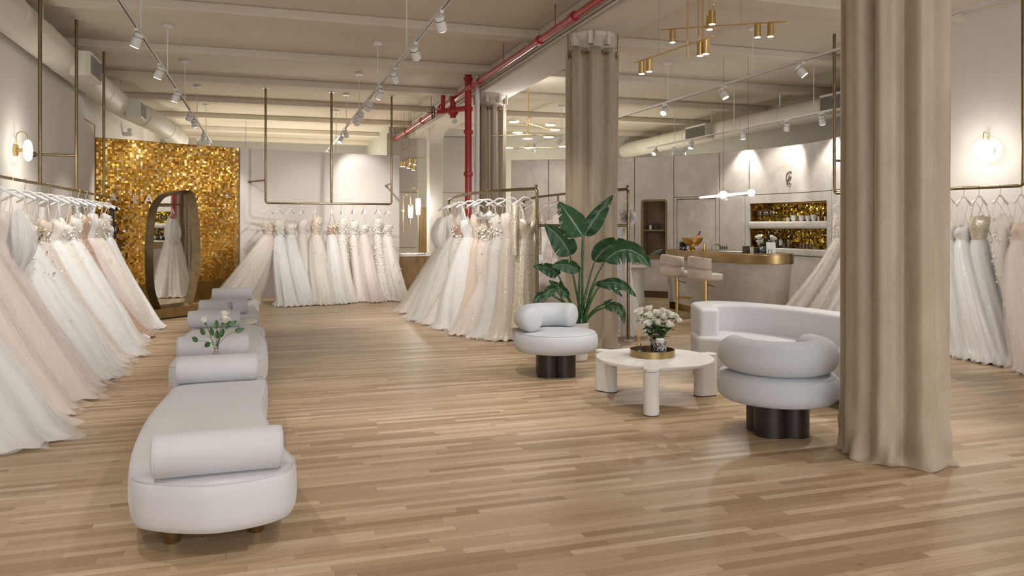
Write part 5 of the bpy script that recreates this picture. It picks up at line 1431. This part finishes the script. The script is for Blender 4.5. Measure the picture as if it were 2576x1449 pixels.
for k, px in enumerate((2046, 2053, 2062, 2071)):
    x, y = shelf_pt(px, -.12); q = cyl_item('gold_tumbler', x, y, 1.605, [(.028, 0), (.032, .08), (.029, .08), (.026, .01), (0, .01)], brass if k % 2 == 0 else glass_a, 'patterned gold tumbler on the upper niche shelf, %s from the left' % ('first', 'second', 'third', 'fourth')[k], 'glass', 18, 'gold tumblers in the niche', False)
bots = [(1900, .038, .30, glass_m, 'clear bottle with white label at the left of the lower niche'), (1912, .036, .24, glass_d, 'short dark bottle second in the lower niche'), (1918, .034, .24, glass_a, 'amber bottle third in the lower niche'), (1926, .036, .31, glass_d, 'dark tall bottle fourth in the lower niche'), (1935, .034, .335, glass_a, 'tallest pale-labelled bottle in the lower niche'), (1945, .036, .32, glass_d, 'dark slim bottle sixth in the lower niche'), (1953, .034, .32, glass_m, 'clear slim bottle rightmost of the tall bottles, lower niche')]
for k, (px, r, h, mt, lb) in enumerate(bots):
    x, y = shelf_pt(px, -.13+.03*(k % 2)); t = thing('liquor_bottle', lb, 'bottle', (x, y, 1.105), 0, 'bottles in the lower niche')
    obj('body', G().lathe([(r*.9, 0), (r, .01), (r, h*.55), (.014, h*.72), (.013, h*.95)], 18), mt, t); obj('stopper', G().lathe([(.016, h*.9), (.016, h), (0, h)], 12), brass if k % 2 else black_metal, t)
    if k in (0, 4, 6): obj('bottle_label', G().lathe([(r+.001, h*.15), (r+.001, h*.42)], 18, cap0=False, cap1=False), white_metal, t)
t_items = [(1961, .034, .10), (1972, .036, .16), (1981, .028, .09), (1992, .034, .09), (2001, .026, .10), (2008, .026, .10), (2016, .026, .10), (2024, .026, .10), (2032, .026, .10)]
for k, (px, r, h) in enumerate(t_items):
    x, y = shelf_pt(px, -.12); cyl_item('drinking_glass', x, y, 1.105, [(r*.85, 0), (r, h), (r*.92, h), (r*.8, .01), (0, .01)], glass_m if k not in (2, 3) else glass_a, 'clear glass on the lower niche shelf, %s right of the bottles' % ('first', 'tall second', 'third', 'fourth', 'fifth', 'sixth', 'seventh', 'eighth', 'ninth')[k], 'glass', 16, 'glasses in the lower niche', False)

# ------------------------------------------------------------------ dressing area
vt = thing('vanity_cabinet', 'low oak vanity cabinet behind the back rail gowns, draped with white cloth pieces', 'cabinet', (3.25, 18.35, 0))
obj('body', G().box((0, 0, .40), (.98, .5, .80)), vanity_w, vt, bevel=.004); obj('worktop', G().box((0, 0, .815), (1.02, .54, .03)), table_w, vt, bevel=.004)
for k in range(6):
    g = G(); sd = k*1.7
    g.grid(lambda u, v, sd=sd: ((u-.5)*.30*(1+.2*sin(5*v+sd)), (v-.5)*.24, .012+.035*abs(sin(3.3*u*pi+sd)*cos(2.7*v*pi+sd*.7))), 14, 12); g.uv = None
    q = obj('folded_cloth', g, FAB['white_satin'], None, auto=85); q.location = (2.92+.13*k, 18.30+.08*(k % 2), .832); q.rotation_euler = (0, 0, sd)
    tag(q, 'crumpled white cloth on the oak vanity, %s from the left' % ('first', 'second', 'third', 'fourth', 'fifth', 'sixth')[k], 'cloth', 'cloths on the vanity')
q = obj('clutch_bag', G().prism(fillet([(-.11, -.05), (.11, -.05), (.11, .05), (-.11, .05)], .02), 0, .03), ceramic, None, bevel=.008); q.location = (3.60, 18.42, .832); tag(q, 'flat grey pouch on the right of the oak vanity', 'pouch')
for (x, w_, z0, z1, lb) in ((3.55, .52, .95, 4.05, 'tall mirror panel, reflection painted grey-mauve, left of the bare column, above the vanity'), (4.95, .80, .6, 4.0, 'tall mirror panel, reflection painted grey-mauve, between the bare column and the red riser pipe')):  # mirror panels; the wall they reflect is painted on as two flat tones
    t = thing('painted_mirror_panel', lb, 'mirror panel', (x, 20.88, 0), 0, 'tall panels in the dressing area')
    obj('upper_panel', G().box((0, 0, (2.45+z1)/2), (w_*1.6, .08, z1-2.46)), plain('reflection_grey', (.40, .365, .33), .35) if x < 4 else MATS['reflection_grey'], t, smooth=False, bevel=.004); obj('lower_panel', G().box((0, 0, (z0+2.44)/2), (w_*1.6, .08, 2.44-z0)), plain('reflection_pale', (.50, .45, .41), .35) if x < 4 else MATS['reflection_pale'], t, smooth=False, bevel=.004)
q = obj('oak_post', G().box((0, 0, 1.0), (.22, .12, 2.0)), vanity_w, None, bevel=.004); q.location = (3.78, 19.2, 0); tag(q, 'upright oak post between the glowing tube lamps and the bare column', 'post')
def tube_lamp(px, py0, py1, d, label, base_px):
    x, y, z1 = ray(px, d, py=py0); z0 = CH+d*(571-py1)/F
    t = thing('tube_sconce', label, 'wall lamp', (x, y, z0), 0, 'glowing tube lamps in the dressing area')
    h = z1-z0
    obj('glass_shade', G().lathe([(.045, 0), (.05, .01), (.062, h*.6), (.055, h*.97), (.03, h)], 20), bulb_soft, t)
    obj('arm', G().tube([(0, 0, h), (0, 0, h+.16)]+[(-.09+.09*cos(a*pi/8), 0, h+.16+.09*sin(a*pi/8)) for a in range(1, 8)]+[(-.18, 0, h+.16), (-.18, 0, -.35)], .008, 6), brass, t)
    obj('mount', G().cyl((-.18, -.02, h*.55), (-.18, .10, h*.55), .03), brass, t)
    point((x, y-.12, (z0+z1)/2), 9, (1, .96, .9), .06, None)
tube_lamp(1033, 515, 548, 18.9, 'lower glowing glass tube lamp on a hooked brass arm above the vanity', 0)
tube_lamp(1052, 499, 540, 18.4, 'higher glowing glass tube lamp beside the oak post', 0)
# ------------------------------------------------------------------ globe wall lamps
def globe(loc, nrm, label, side):
    rz = atan2(nrm[1], nrm[0])
    t = thing('globe_sconce', label, 'wall lamp', loc, rz, 'glowing opal disc wall lamps')
    obj('backplate', G().cyl((0, 0, 0), (.03, 0, 0), .075), brass, t)
    obj('stem', G().cyl((.03, 0, 0), (.12, 0, 0), .022), brass, t)
    g = G().lathe([(0, .115), (.06, .113), (.12, .125), (.135, .145), (.12, .17), (.06, .185), (0, .187)], 32); g.v = [(v[2], v[0], v[1]) for v in g.v]; obj('opal_disc', g, bulb_soft, t)
    obj('knob', G().cyl((.187, 0, 0), (.20, 0, 0), .016), brass, t)
    obj('hook', G().tube([(.02, 0, .05), (.02, 0, .17)]+[(.08-.06*cos(a*pi/6), 0, .17+.06*sin(a*pi/6)) for a in range(1, 6)]+[(.14, 0, .17), (.14, 0, .10)], .006, 6), brass, t)
    c = Vector(loc)+Vector((cos(rz), sin(rz), 0))*.23
    point(tuple(c), 12, (1, .96, .84), .12, t)
globe((-2.93, 10.8, 2.44), (1, 0), 'glowing opal wall lamp with brass hook on the left wall', 0)
gp = RW0+RWd*2.096
globe((gp.x, gp.y, 2.48), (RWn.x, RWn.y), 'glowing opal wall lamp with brass hook on the right wall', 1)

# ------------------------------------------------------------------ track lighting
ZT = 3.60
def track(x, y0, y1, z, stems, label, zc=ZC, wires=False):
    t = thing('lighting_track', label, 'lighting track', (x, (y0+y1)/2, z), 0, 'white lighting tracks')
    obj('rail', G().box((0, 0, 0), (.035, y1-y0, .03)), white_metal, t)
    obj('rail_slot', G().box((0, 0, -.016), (.012, y1-y0, .004)), black_metal, t)
    for y in stems:
        yy = y-(y0+y1)/2
        obj('stem', G().cyl((0, yy, .01), (0, yy, zc-z-.01), .007), white_metal, t); obj('canopy', G().lathe([(.065, zc-z-.04), (.07, zc-z-.035), (.07, zc-z-.003)], 24, (0, yy, 0)), white_metal, t)
    return t
track(-1.29, -1, 20.5, ZT, [1.9, 4.3, 6.75, 9.15, 11.55, 13.95, 16.35, 18.7], 'left white lighting track hanging under the ceiling above the benches')
track(1.61, -1, 22, ZT, [1.9, 4.3, 6.75, 9.15, 11.65, 14.1, 16.4, 18.8], 'second white lighting track from the left, above the middle of the floor')
track(6.5, 1, 20, ZT+.02, [4.3, 6.75, 9.2, 11.6, 14.0, 16.5], 'long white lighting track above the sofa group and bar')
track(8.75, 10.2, 16.6, 3.40, [10.7, 13.0, 15.3], 'short white lighting track in front of the suede bar wall', ZC)
HS = {}
def head(x, y, z, tgt, label, e, group, ang=60, off=.0):
    tg = Vector(tgt); o = Vector((x, y, z-.13)); d = (tg-o).normalized()
    t = thing('track_spotlight', label, 'spotlight', (x, y, z), 0, group)
    c = Vector((0, 0, -.13)); L_h = .15
    zax = d; u = zax.cross(Vector((0, 0, 1))).normalized() if abs(zax.z) < .99 else Vector((1, 0, 0))
    side = u*.0
    obj('adapter', G().box((0, 0, -.03), (.035, .12, .035)).cyl((0, 0, -.04), (0, 0, -.10), .008), white_metal, t)
    obj('housing', G().tube([c-d*.075, c-d*.072, c+d*.065, c+d*.075], [.038, .048, .052, .053], 20), white_metal, t)
    obj('trim_ring', G().tube([c-d*.035, c-d*.030], [.0525, .0525], 20), black_metal, t)
    obj('lens', G().tube([c+d*.077, c+d*.080], [.044, .044], 20), bulb, t)
    if e > 0: spot(tuple(Vector((x, y, z))+c+d*.10), tgt, t, e, ang)
    return t
GT1 = 'spotlights on the left track'; GT2 = 'spotlights on the second track'
nmz = ['nearest', 'second', 'third', 'fourth', 'fifth', 'sixth', 'seventh', 'eighth', 'ninth', 'tenth', 'eleventh']
yl = [1.6, 4.0, 6.2, 8.9, 10.7, 12.6, 14.8, 15.7, 18.0, 19.3]
tg1 = [(-1.9, 4.5, .6), (-.3, 5.2, .3), (-2.2, 7.6, .9), (-2.3, 9.6, 1.1), (-2.3, 11.2, 1.0), (-2.2, 13.3, .9), (-2.2, 15.9, 1.8), (-.9, 16.6, 1.6), (-1.8, 20, 1), (-1.4, 22, 1)]
for i, (y, tt) in enumerate(zip(yl, tg1)):
    head(-1.29, y, ZT, tt, 'white spotlight on the left track, %s from the near end' % nmz[i], SPOT_E*(.5 if i < 2 else 1.0 if i < 8 else .5), GT1, 75)
yr = [1.2, 3.4, 5.6, 7.27, 8.6, 10.06, 11.4, 12.7, 13.8, 14.5, 16.5, 17.6, 20.6]
tg2 = [(1.2, 3.2, 0), (-.1, 4.6, .3), (1.6, 7.0, 0), (2.8, 9.2, .9), (2.9, 10.6, 1.0), (2.8, 12.0, .9), (.6, 13.6, 0), (.4, 16.4, 1.1), (1.4, 16.8, 1.1), (2.4, 16.8, 1.2), (2.3, 17.9, 2.0), (.8, 17.2, 1.8), (3.4, 20, 1.3)]
for i, (y, tt) in enumerate(zip(yr, tg2)):
    e = SPOT_E*(.4 if i in (0, 1, 10, 11, 12) else 1.0)
    t = head(1.61, y, ZT, tt, 'white spotlight on the second track, %s from the near end' % (nmz+['twelfth', 'farthest'])[i], e, GT2, 70)
y3 = [2.6, 4.4, 6.2, 8.2, 9.93, 11.7, 14.3, 16.6, 18.4]
tg3 = [(4.2, 2.6, 0), (3.3, 5.6, .2), (4.6, 6.4, .3), (8.2, 7.2, 1.1), (7.3, 9.0, 1.0), (4.4, 10.2, 1.0), (5.5, 16, 1.5), (4.8, 20, 1), (7, 20.5, 1)]
for i, (y, tt) in enumerate(zip(y3, tg3)):
    head(6.5, y, ZT+.02, tt, 'white spotlight on the long track above the sofa group, %s from the near end' % nmz[i], SPOT_E*(.5 if i == 0 else 1.0 if i < 6 else .5), 'spotlights on the long right track', 70)
y4 = [10.5, 11.4, 12.7, 14.6, 16.2]
tg4 = [(9.2, 10.8, 2.0), (9.2, 12.1, 2.3), (9.0, 13.0, 1.6), (8.2, 14.3, 1.6), (7.0, 15.4, 1.5)]
for i, (y, tt) in enumerate(zip(y4, tg4)):
    head(8.75, y, 3.40, tt, 'white spotlight on the short track by the suede wall, %s from the near end' % nmz[i], SPOT_E*(.5 if i < 3 else .35), 'spotlights on the short bar track', 85)

# ------------------------------------------------------------------ cylinder chandelier over the sofa group
CD = 7.0
cc = Vector(ray(1760, CD, py=90))
ch = thing('cylinder_chandelier', 'brass chandelier of crossed bars carrying nine small glowing cylinders', 'chandelier', tuple(cc))
def cp(px, py, d=CD): return Vector(ray(px, d, py=py))-cc
def bar_(p, q, r=.006): obj('bar', G().cyl(tuple(p), tuple(q), r, 8), brass, ch)
b1 = (cp(1662, 75, 7.3), cp(1977, 54, 6.9)); b2 = (cp(1596, 158, 7.2), cp(1798, 91, 6.5)); b3 = (cp(1757, 104, 7.9), cp(1796, 12, 6.3))
for b_b in (b1, b2, b3): bar_(*b_b)
zc_ = ZC-cc.z-.02
for (px, py, d) in ((1757, 90, 7.0), (1768, 104, 7.0), (1730, 146, 6.9)):
    p = cp(px, py, d); obj('drop_rod', G().cyl(tuple(p), (p.x, p.y, zc_), .007, 8), brass, ch)
for (px, py, d) in ((1658, 135, 7.05), (1864, 62, 7.05), (1784, 40, 6.8)):
    p = cp(px, py, d); obj('wire', G().cyl(tuple(p), (p.x, p.y, zc_), .0012, 5), antique, ch)
obj('canopy', G().lathe([(.16, zc_-.02), (.16, zc_)], 32, (cp(1757, 90).x, cp(1757, 90).y, 0)), brass, ch)
def cyl_lamp(bb, px, i, drop=.012):
    # point of the bar that shows at column px
    best = min([k/60 for k in range(61)], key=lambda t: abs(proj(*(cc+bb[0].lerp(bb[1], t)).to_tuple())[0]-px)); p = bb[0].lerp(bb[1], best)
    g = G().tube([p-Vector((0, 0, drop)), p-Vector((0, 0, drop+.115))], .029, 24); o = obj('lamp_cylinder', g, brass, ch)
    l = obj('lens', G().tube([p-Vector((0, 0, drop+.1152)), p-Vector((0, 0, drop+.117))], .025, 20), bulb, ch); l.parent = o
    spot(tuple(cc+p-Vector((0, 0, drop+.13))), tuple(cc+p-Vector((0, 0, 3))), ch, 9, 110, 1)
for i, px in enumerate((1694, 1906, 1940)): cyl_lamp(b1, px, i)
for i, px in enumerate((1613, 1634, 1763, 1777)): cyl_lamp(b2, px, i)
for i, px in enumerate((1785, 1791)): cyl_lamp(b3, px, i)

# small far chandelier in the dressing area
cf = Vector(ray(1028, 17.9, py=400))
c2 = thing('small_chandelier', 'small brass chandelier with five short cylinders, hanging in the dressing area', 'chandelier', tuple(cf))
def cq(px, py, d=17.9): return Vector(ray(px, d, py=py))-cf
for a, b in (((1005, 408), (1030, 398)), ((1017, 398), (1068, 396)), ((1012, 380), (1030, 366))): obj('bar', G().cyl(tuple(cq(*a)), tuple(cq(*b)), .008, 6), brass, c2)
for px, py in ((1010, 413), (1016, 413), (1030, 405), (1043, 408), (1040, 422), (1028, 417)):
    p = cq(px, py); o = obj('lamp_cylinder', G().cyl(tuple(p+Vector((0, 0, .06))), tuple(p-Vector((0, 0, .06))), .04, 16), brass, c2)
    l = obj('lens', G().cyl(tuple(p-Vector((0, 0, .061))), tuple(p-Vector((0, 0, .064))), .034, 14), bulb, c2); l.parent = o
    obj('wire', G().cyl(tuple(p+Vector((0, 0, .06))), (p.x, p.y, ZC-cf.z), .003, 5), antique, c2)
obj('canopy', G().lathe([(.14, ZC-cf.z-.02), (.14, ZC-cf.z)], 20, (0, 0, 0)), antique, c2)

# disc chandelier
DD = 14.3
dc = Vector(ray(1329, DD, py=300))
c3 = thing('disc_chandelier', 'brass chandelier with long arms carrying flat glowing discs, between the two curtained columns', 'chandelier', tuple(dc))
def cr(px, py, d=DD): return Vector(ray(px, d, py=py))-dc
zt = ZC-dc.z
obj('canopy', G().sphere((0, 0, zt-.02), .095, 20, 10, (1, 1, .9)), brass, c3)
obj('stem', G().cyl((0, 0, zt-.1), tuple(cr(1328, 376)), .010, 8), brass, c3); obj('hub', G().cyl(tuple(cr(1328, 305)), tuple(cr(1328, 345)), .024, 12), brass, c3)
arms = [((1302, 338), (1403, 342), -.2, .3), ((1328, 310), (1388, 328), 0, -.6), ((1258, 370), (1428, 372), .3, -.2), ((1232, 342), (1330, 339), -.5, 0), ((1296, 308), (1386, 316), .7, .6)]
for a, b, da, db in arms: obj('arm', G().cyl(tuple(cr(*a, DD+da)), tuple(cr(*b, DD+db)), .006, 6), brass, c3)
for px, py in ((1293, 307), (1302, 334), (1231, 339), (1327, 349), (1385, 315), (1396, 327), (1380, 345), (1278, 372), (1332, 372), (1419, 369)):
    p = cr(px, py); 
    o = obj('lamp_disc', G().lathe([(.08, .0), (.10, .004), (.10, .016), (.03, .02), (.0, .03)], 28, tuple(p)), brass, c3)
    l = obj('lens', G().lathe([(0, -.004), (.093, -.003), (.095, .001)], 28, tuple(p)), disc_soft, c3); l.parent = o
point(tuple(dc+Vector((0, 0, .0))), 30, (1, .95, .88), .3, c3)

# linear pendant over the bar
PDp = 12.4
pp = Vector(ray(1834, PDp, py=487))
pn = thing('linear_pendant', 'horizontal glass tube pendant with round disc and glowing bulb above the bar', 'pendant lamp', tuple(pp))
def ps(px, py, d=PDp): return Vector(ray(px, d, py=py))-pp
rod_lit = emit('lit_rod', (1, .99, .97), 1.3)
obj('glass_tube', G().cyl(tuple(ps(1762, 497, 12.75)), tuple(ps(1884, 485, 12.15)), .019, 16), rod_lit, pn)
e_ = ps(1762, 497, 12.75); obj('tube_end', G().sphere(tuple(e_), .03, 14, 8), glass_m, pn)
cdv = Vector((sin(TH), cos(TH), 0)); dcn = ps(1820, 490, 12.38)
g = G(); g.tube([dcn-cdv*.03, dcn-cdv*.027, dcn+cdv*.027, dcn+cdv*.03], [.07, .09, .09, .07], 32); obj('glass_disc', g, glass_m, pn)
g = G(); g.tube([dcn-cdv*.012, dcn+cdv*.012], [.06, .06], 24); obj('led_core', g, emit('lit_core', (1, .99, .97), 3.5), pn)
bp = ps(1890, 485, 12.12); obj('bulb', G().sphere(tuple(bp), .058, 20, 12), emit('lit_bulb', (1, 1, .98), 9), pn); obj('collar', G().cyl(tuple(ps(1881, 485.5, 12.15)), tuple(ps(1885, 485.2, 12.14)), .03, 14), brass, pn)
point(tuple(pp+Vector((0, 0, -.12))), 26, (1, .97, .93), .1, pn)
for px, py in ((1820, 488), (1882, 485)):
    p = ps(px, py, 12.38 if px < 1850 else 12.15); obj('wire', G().cyl(tuple(p), (p.x, p.y, ZC-pp.z-.06), .003, 5), antique, pn); obj('canopy', G().lathe([(.055, ZC-pp.z-.075), (.058, ZC-pp.z-.002)], 20, (p.x, p.y, 0)), brass, pn)

# ------------------------------------------------------------------ ducts
def duct(pts, r, vents, label, side):
    sp = spline(pts, 8); o0 = Vector(pts[0])
    t = thing('air_duct', label, 'air duct', tuple(o0), 0, 'round ceiling air ducts')
    L = [p-o0 for p in sp]
    obj('pipe', G().tube([tuple(p) for p in L], r, 40), duct_mat, t)
    acc = 0; nx = 1.1
    for i in range(1, len(L)):
        s_ = (L[i]-L[i-1]).length
        while acc+s_ > nx:
            f = (nx-acc)/s_; p = L[i-1].lerp(L[i], f); d = (L[i]-L[i-1]).normalized()
            obj('seam_ring', G().tube([p-d*.012, p+d*.012], [r+.006, r+.006], 40), duct_mat, t)
            nx += 1.25
        acc += s_
    for (y, ln) in vents:
        q = min(sp, key=lambda p: abs(p.y-y)); c = q-o0+Vector((0, y-q.y, 0)); bx_ = side
        zo = -.085 if side > 0 else 0
        v_ = obj('vent_box', G().box((c.x+bx_*.25, c.y, c.z+zo), (.26, ln, .34)), duct_mat, t, bevel=.006)
        gr = G()
        for k in range(int(ln/.03)): gr.box((0, -ln/2+.03+k*.03, 0), (.01, .008, .24)) if -ln/2+.03+k*.03 < ln/2-.02 else None
        gl = obj('grille', gr, plain('grille_grey', (.40, .39, .36), .4, .5) if 'grille_grey' not in MATS else MATS['grille_grey'], t, smooth=False); gl.location = (c.x+bx_*.387, c.y, c.z+zo); gl.parent = t
        bk = obj('vent_opening', G().box((0, 0, 0), (.006, ln-.04, .25)), MATS.get('grille_dark') or plain('grille_dark', (.16, .155, .14), .6), t, smooth=False); bk.location = (c.x+bx_*.381, c.y, c.z+zo)
    for y in (5.5, 8.3, 11.0, 13.6, 16.2):
        if pts[0][1] < y < pts[-1][1]:
            q = min(sp, key=lambda p: abs(p.y-y)); obj('duct_strap', G().box((q.x-o0.x, q.y-o0.y, (ZC+q.z)/2-o0.z+r*.4), (.03, .03, ZC-q.z-r*.6)), duct_mat, t)
    return t
duct([(-2.68, 1, 3.845), (-2.68, 6, 3.845), (-2.68, 11, 3.845), (-2.68, 14.5, 3.845), (-2.60, 16.4, 3.82), (-2.2, 17.6, 3.7), (-2.0, 19.5, 3.6), (-2.0, 23, 3.6)], .215, [(12.23, .74), (16.28, .66), (20.5, .6)], 'large round white air duct along the left wall under the ceiling', 1)
duct([(10.2, 6, 3.77), (10.2, 10, 3.77), (10.2, 14, 3.77), (10.2, 18, 3.77), (10.2, 20.7, 3.77)], .22, [(11.4, .9), (16.2, .9)], 'round white spiral air duct above the suede bar wall', -1)

# ------------------------------------------------------------------ red fire pipe and white conduits
px0 = 3.46; zr_ = 3.98
rp = thing('fire_sprinkler_pipe', 'red painted sprinkler pipe with couplings running below the ceiling to a tall riser', 'sprinkler pipe', (px0, 13.35, 0))
def q_(x, y, z): return (x-px0, y-13.35, z)
obj('main_pipe', G().cyl(q_(px0, -1, zr_), q_(px0, 13.0, zr_), .042, 18), red_paint, rp)
obj('main_pipe', G().tube([q_(px0, 13.0, zr_), q_(px0-.02, 13.6, zr_-.02), q_(px0-.12, 14.4, zr_-.10), q_(px0-.12, 22, zr_-.10), q_(px0-.12, 26.2, zr_-.10)], .055, 16), red_paint, rp)
obj('riser', G().cyl(q_(px0, 13.35, 0), q_(px0, 13.35, ZC), .062, 20), red_paint, rp)
for z in (.5, 1.5, 2.45, 3.2, 3.62, 4.15): obj('coupling', G().lathe([(.07, -.04), (.084, -.03), (.084, .03), (.07, .04)], 20, q_(px0, 13.35, z)), red_paint, rp)
for y in (2, 5.2, 8.4, 9.6, 12.6, 15.0, 17.0, 19, 21, 23.5):
    xx = px0 if y < 13 else px0-.12; zz = zr_ if y < 13 else zr_-.10; r_ = .042 if y < 13 else .055
    obj('coupling', G().cyl(q_(xx, y-.05, zz), q_(xx, y+.05, zz), r_+.018, 16), red_paint, rp)
for y in (1.2, 3.6, 6.4, 9.0, 11.2, 16, 18.4, 20.8):
    xx = px0 if y < 13 else px0-.12; zz = zr_ if y < 13 else zr_-.10
    obj('hanger_rod', G().cyl(q_(xx, y, zz), q_(xx, y, ZC), .006, 6), red_paint if y < 13 else antique, rp)
# valve cluster beside the riser
obj('valve', G().cyl(q_(px0-.05, 13.3, 3.62), q_(px0-.42, 13.9, 3.62), .05, 14).sphere(q_(px0-.22, 13.6, 3.60), .10, 16, 10).cyl(q_(px0-.22, 13.6, 3.48), q_(px0-.22, 13.6, 3.76), .055, 14), red_paint, rp)
obj('branch_pipe', G().tube([q_(px0-.22, 13.6, 3.70), q_(px0-.22, 13.7, 3.86), q_(px0-.16, 14.0, zr_-.08)], .045, 12).cyl(q_(px0-.36, 13.8, 3.62), q_(px0-.36, 13.8, 3.92), .04, 12), red_paint, rp)
obj('valve_wheel', G().torus(q_(px0-.50, 14.0, 3.62), .11, .012, 24, 6, 'X').cyl(q_(px0-.61, 14.0, 3.62), q_(px0-.39, 14.0, 3.62), .008, 6), black_metal, rp)
obj('gauge', G().cyl(q_(px0-.22, 13.45, 3.40), q_(px0-.22, 13.5, 3.40), .045, 16), white_metal, rp)
wc = thing('white_conduit', 'pair of thin white conduits running along the girder beside the red pipe', 'conduit', (3.67, 8, 4.0))
for dz in (-.02, .035): obj('conduit_pipe', G().cyl((0, -9, dz), (0, 18, dz), .013, 8), white_metal, wc)
vp = thing('white_standpipe', 'white vertical pipe standing right behind the red riser', 'pipe', (3.62, 13.33, 0))
obj('pipe', G().cyl((0, 0, 0), (0, 0, ZC), .045, 16), white_metal, vp)
for z in (1.0, 2.6): obj('clamp', G().cyl((0, 0, z), (0, 0, z+.04), .052, 16), white_metal, vp)
def eml(px, py, d, label):
    x, y, z = ray(px, d, py=py)
    t = thing('emergency_light', label, 'emergency light', (x, y, z), -TH, 'twin-head emergency lights')
    obj('case', G().box((0, 0, 0), (.28, .10, .10)), white_metal, t, bevel=.015)
    for s in (-1, 1): obj('lamp_head', G().tube([(s*.11, -.02, .07), (s*.12, -.10, .085)], [.035, .05], 14), white_metal, t)
eml(318, 338, 17.8, 'white twin-head emergency light above the gold sequin screen')
eml(1708, 386, 16.6, 'white twin-head emergency light above the suede panelling')
# added fill lamps that brighten the dark rear ceiling, unseen below the wall top
for (x, y) in ((-.5, 21.5), (2.0, 23.5), (7.5, 18.5)):
    t = thing('added_fill_pendant', 'added fill lamp, unseen opal ball in the rear rooms, %s' % ('behind the gold screen' if x < 0 else ('behind the white curved wall' if x < 5 else 'behind the suede panelled wall')), 'pendant lamp', (x, y, 2.35), 0, 'added fill lamps in the rear rooms')
    obj('fill_ball', G().sphere((0, 0, 0), .14, 24, 14), bulb_soft, t); obj('cord', G().cyl((0, 0, .14), (0, 0, ZC-2.35), .004, 5), black_metal, t)
    point((x, y, 2.0), 130, (1, .98, .88), .2, t)
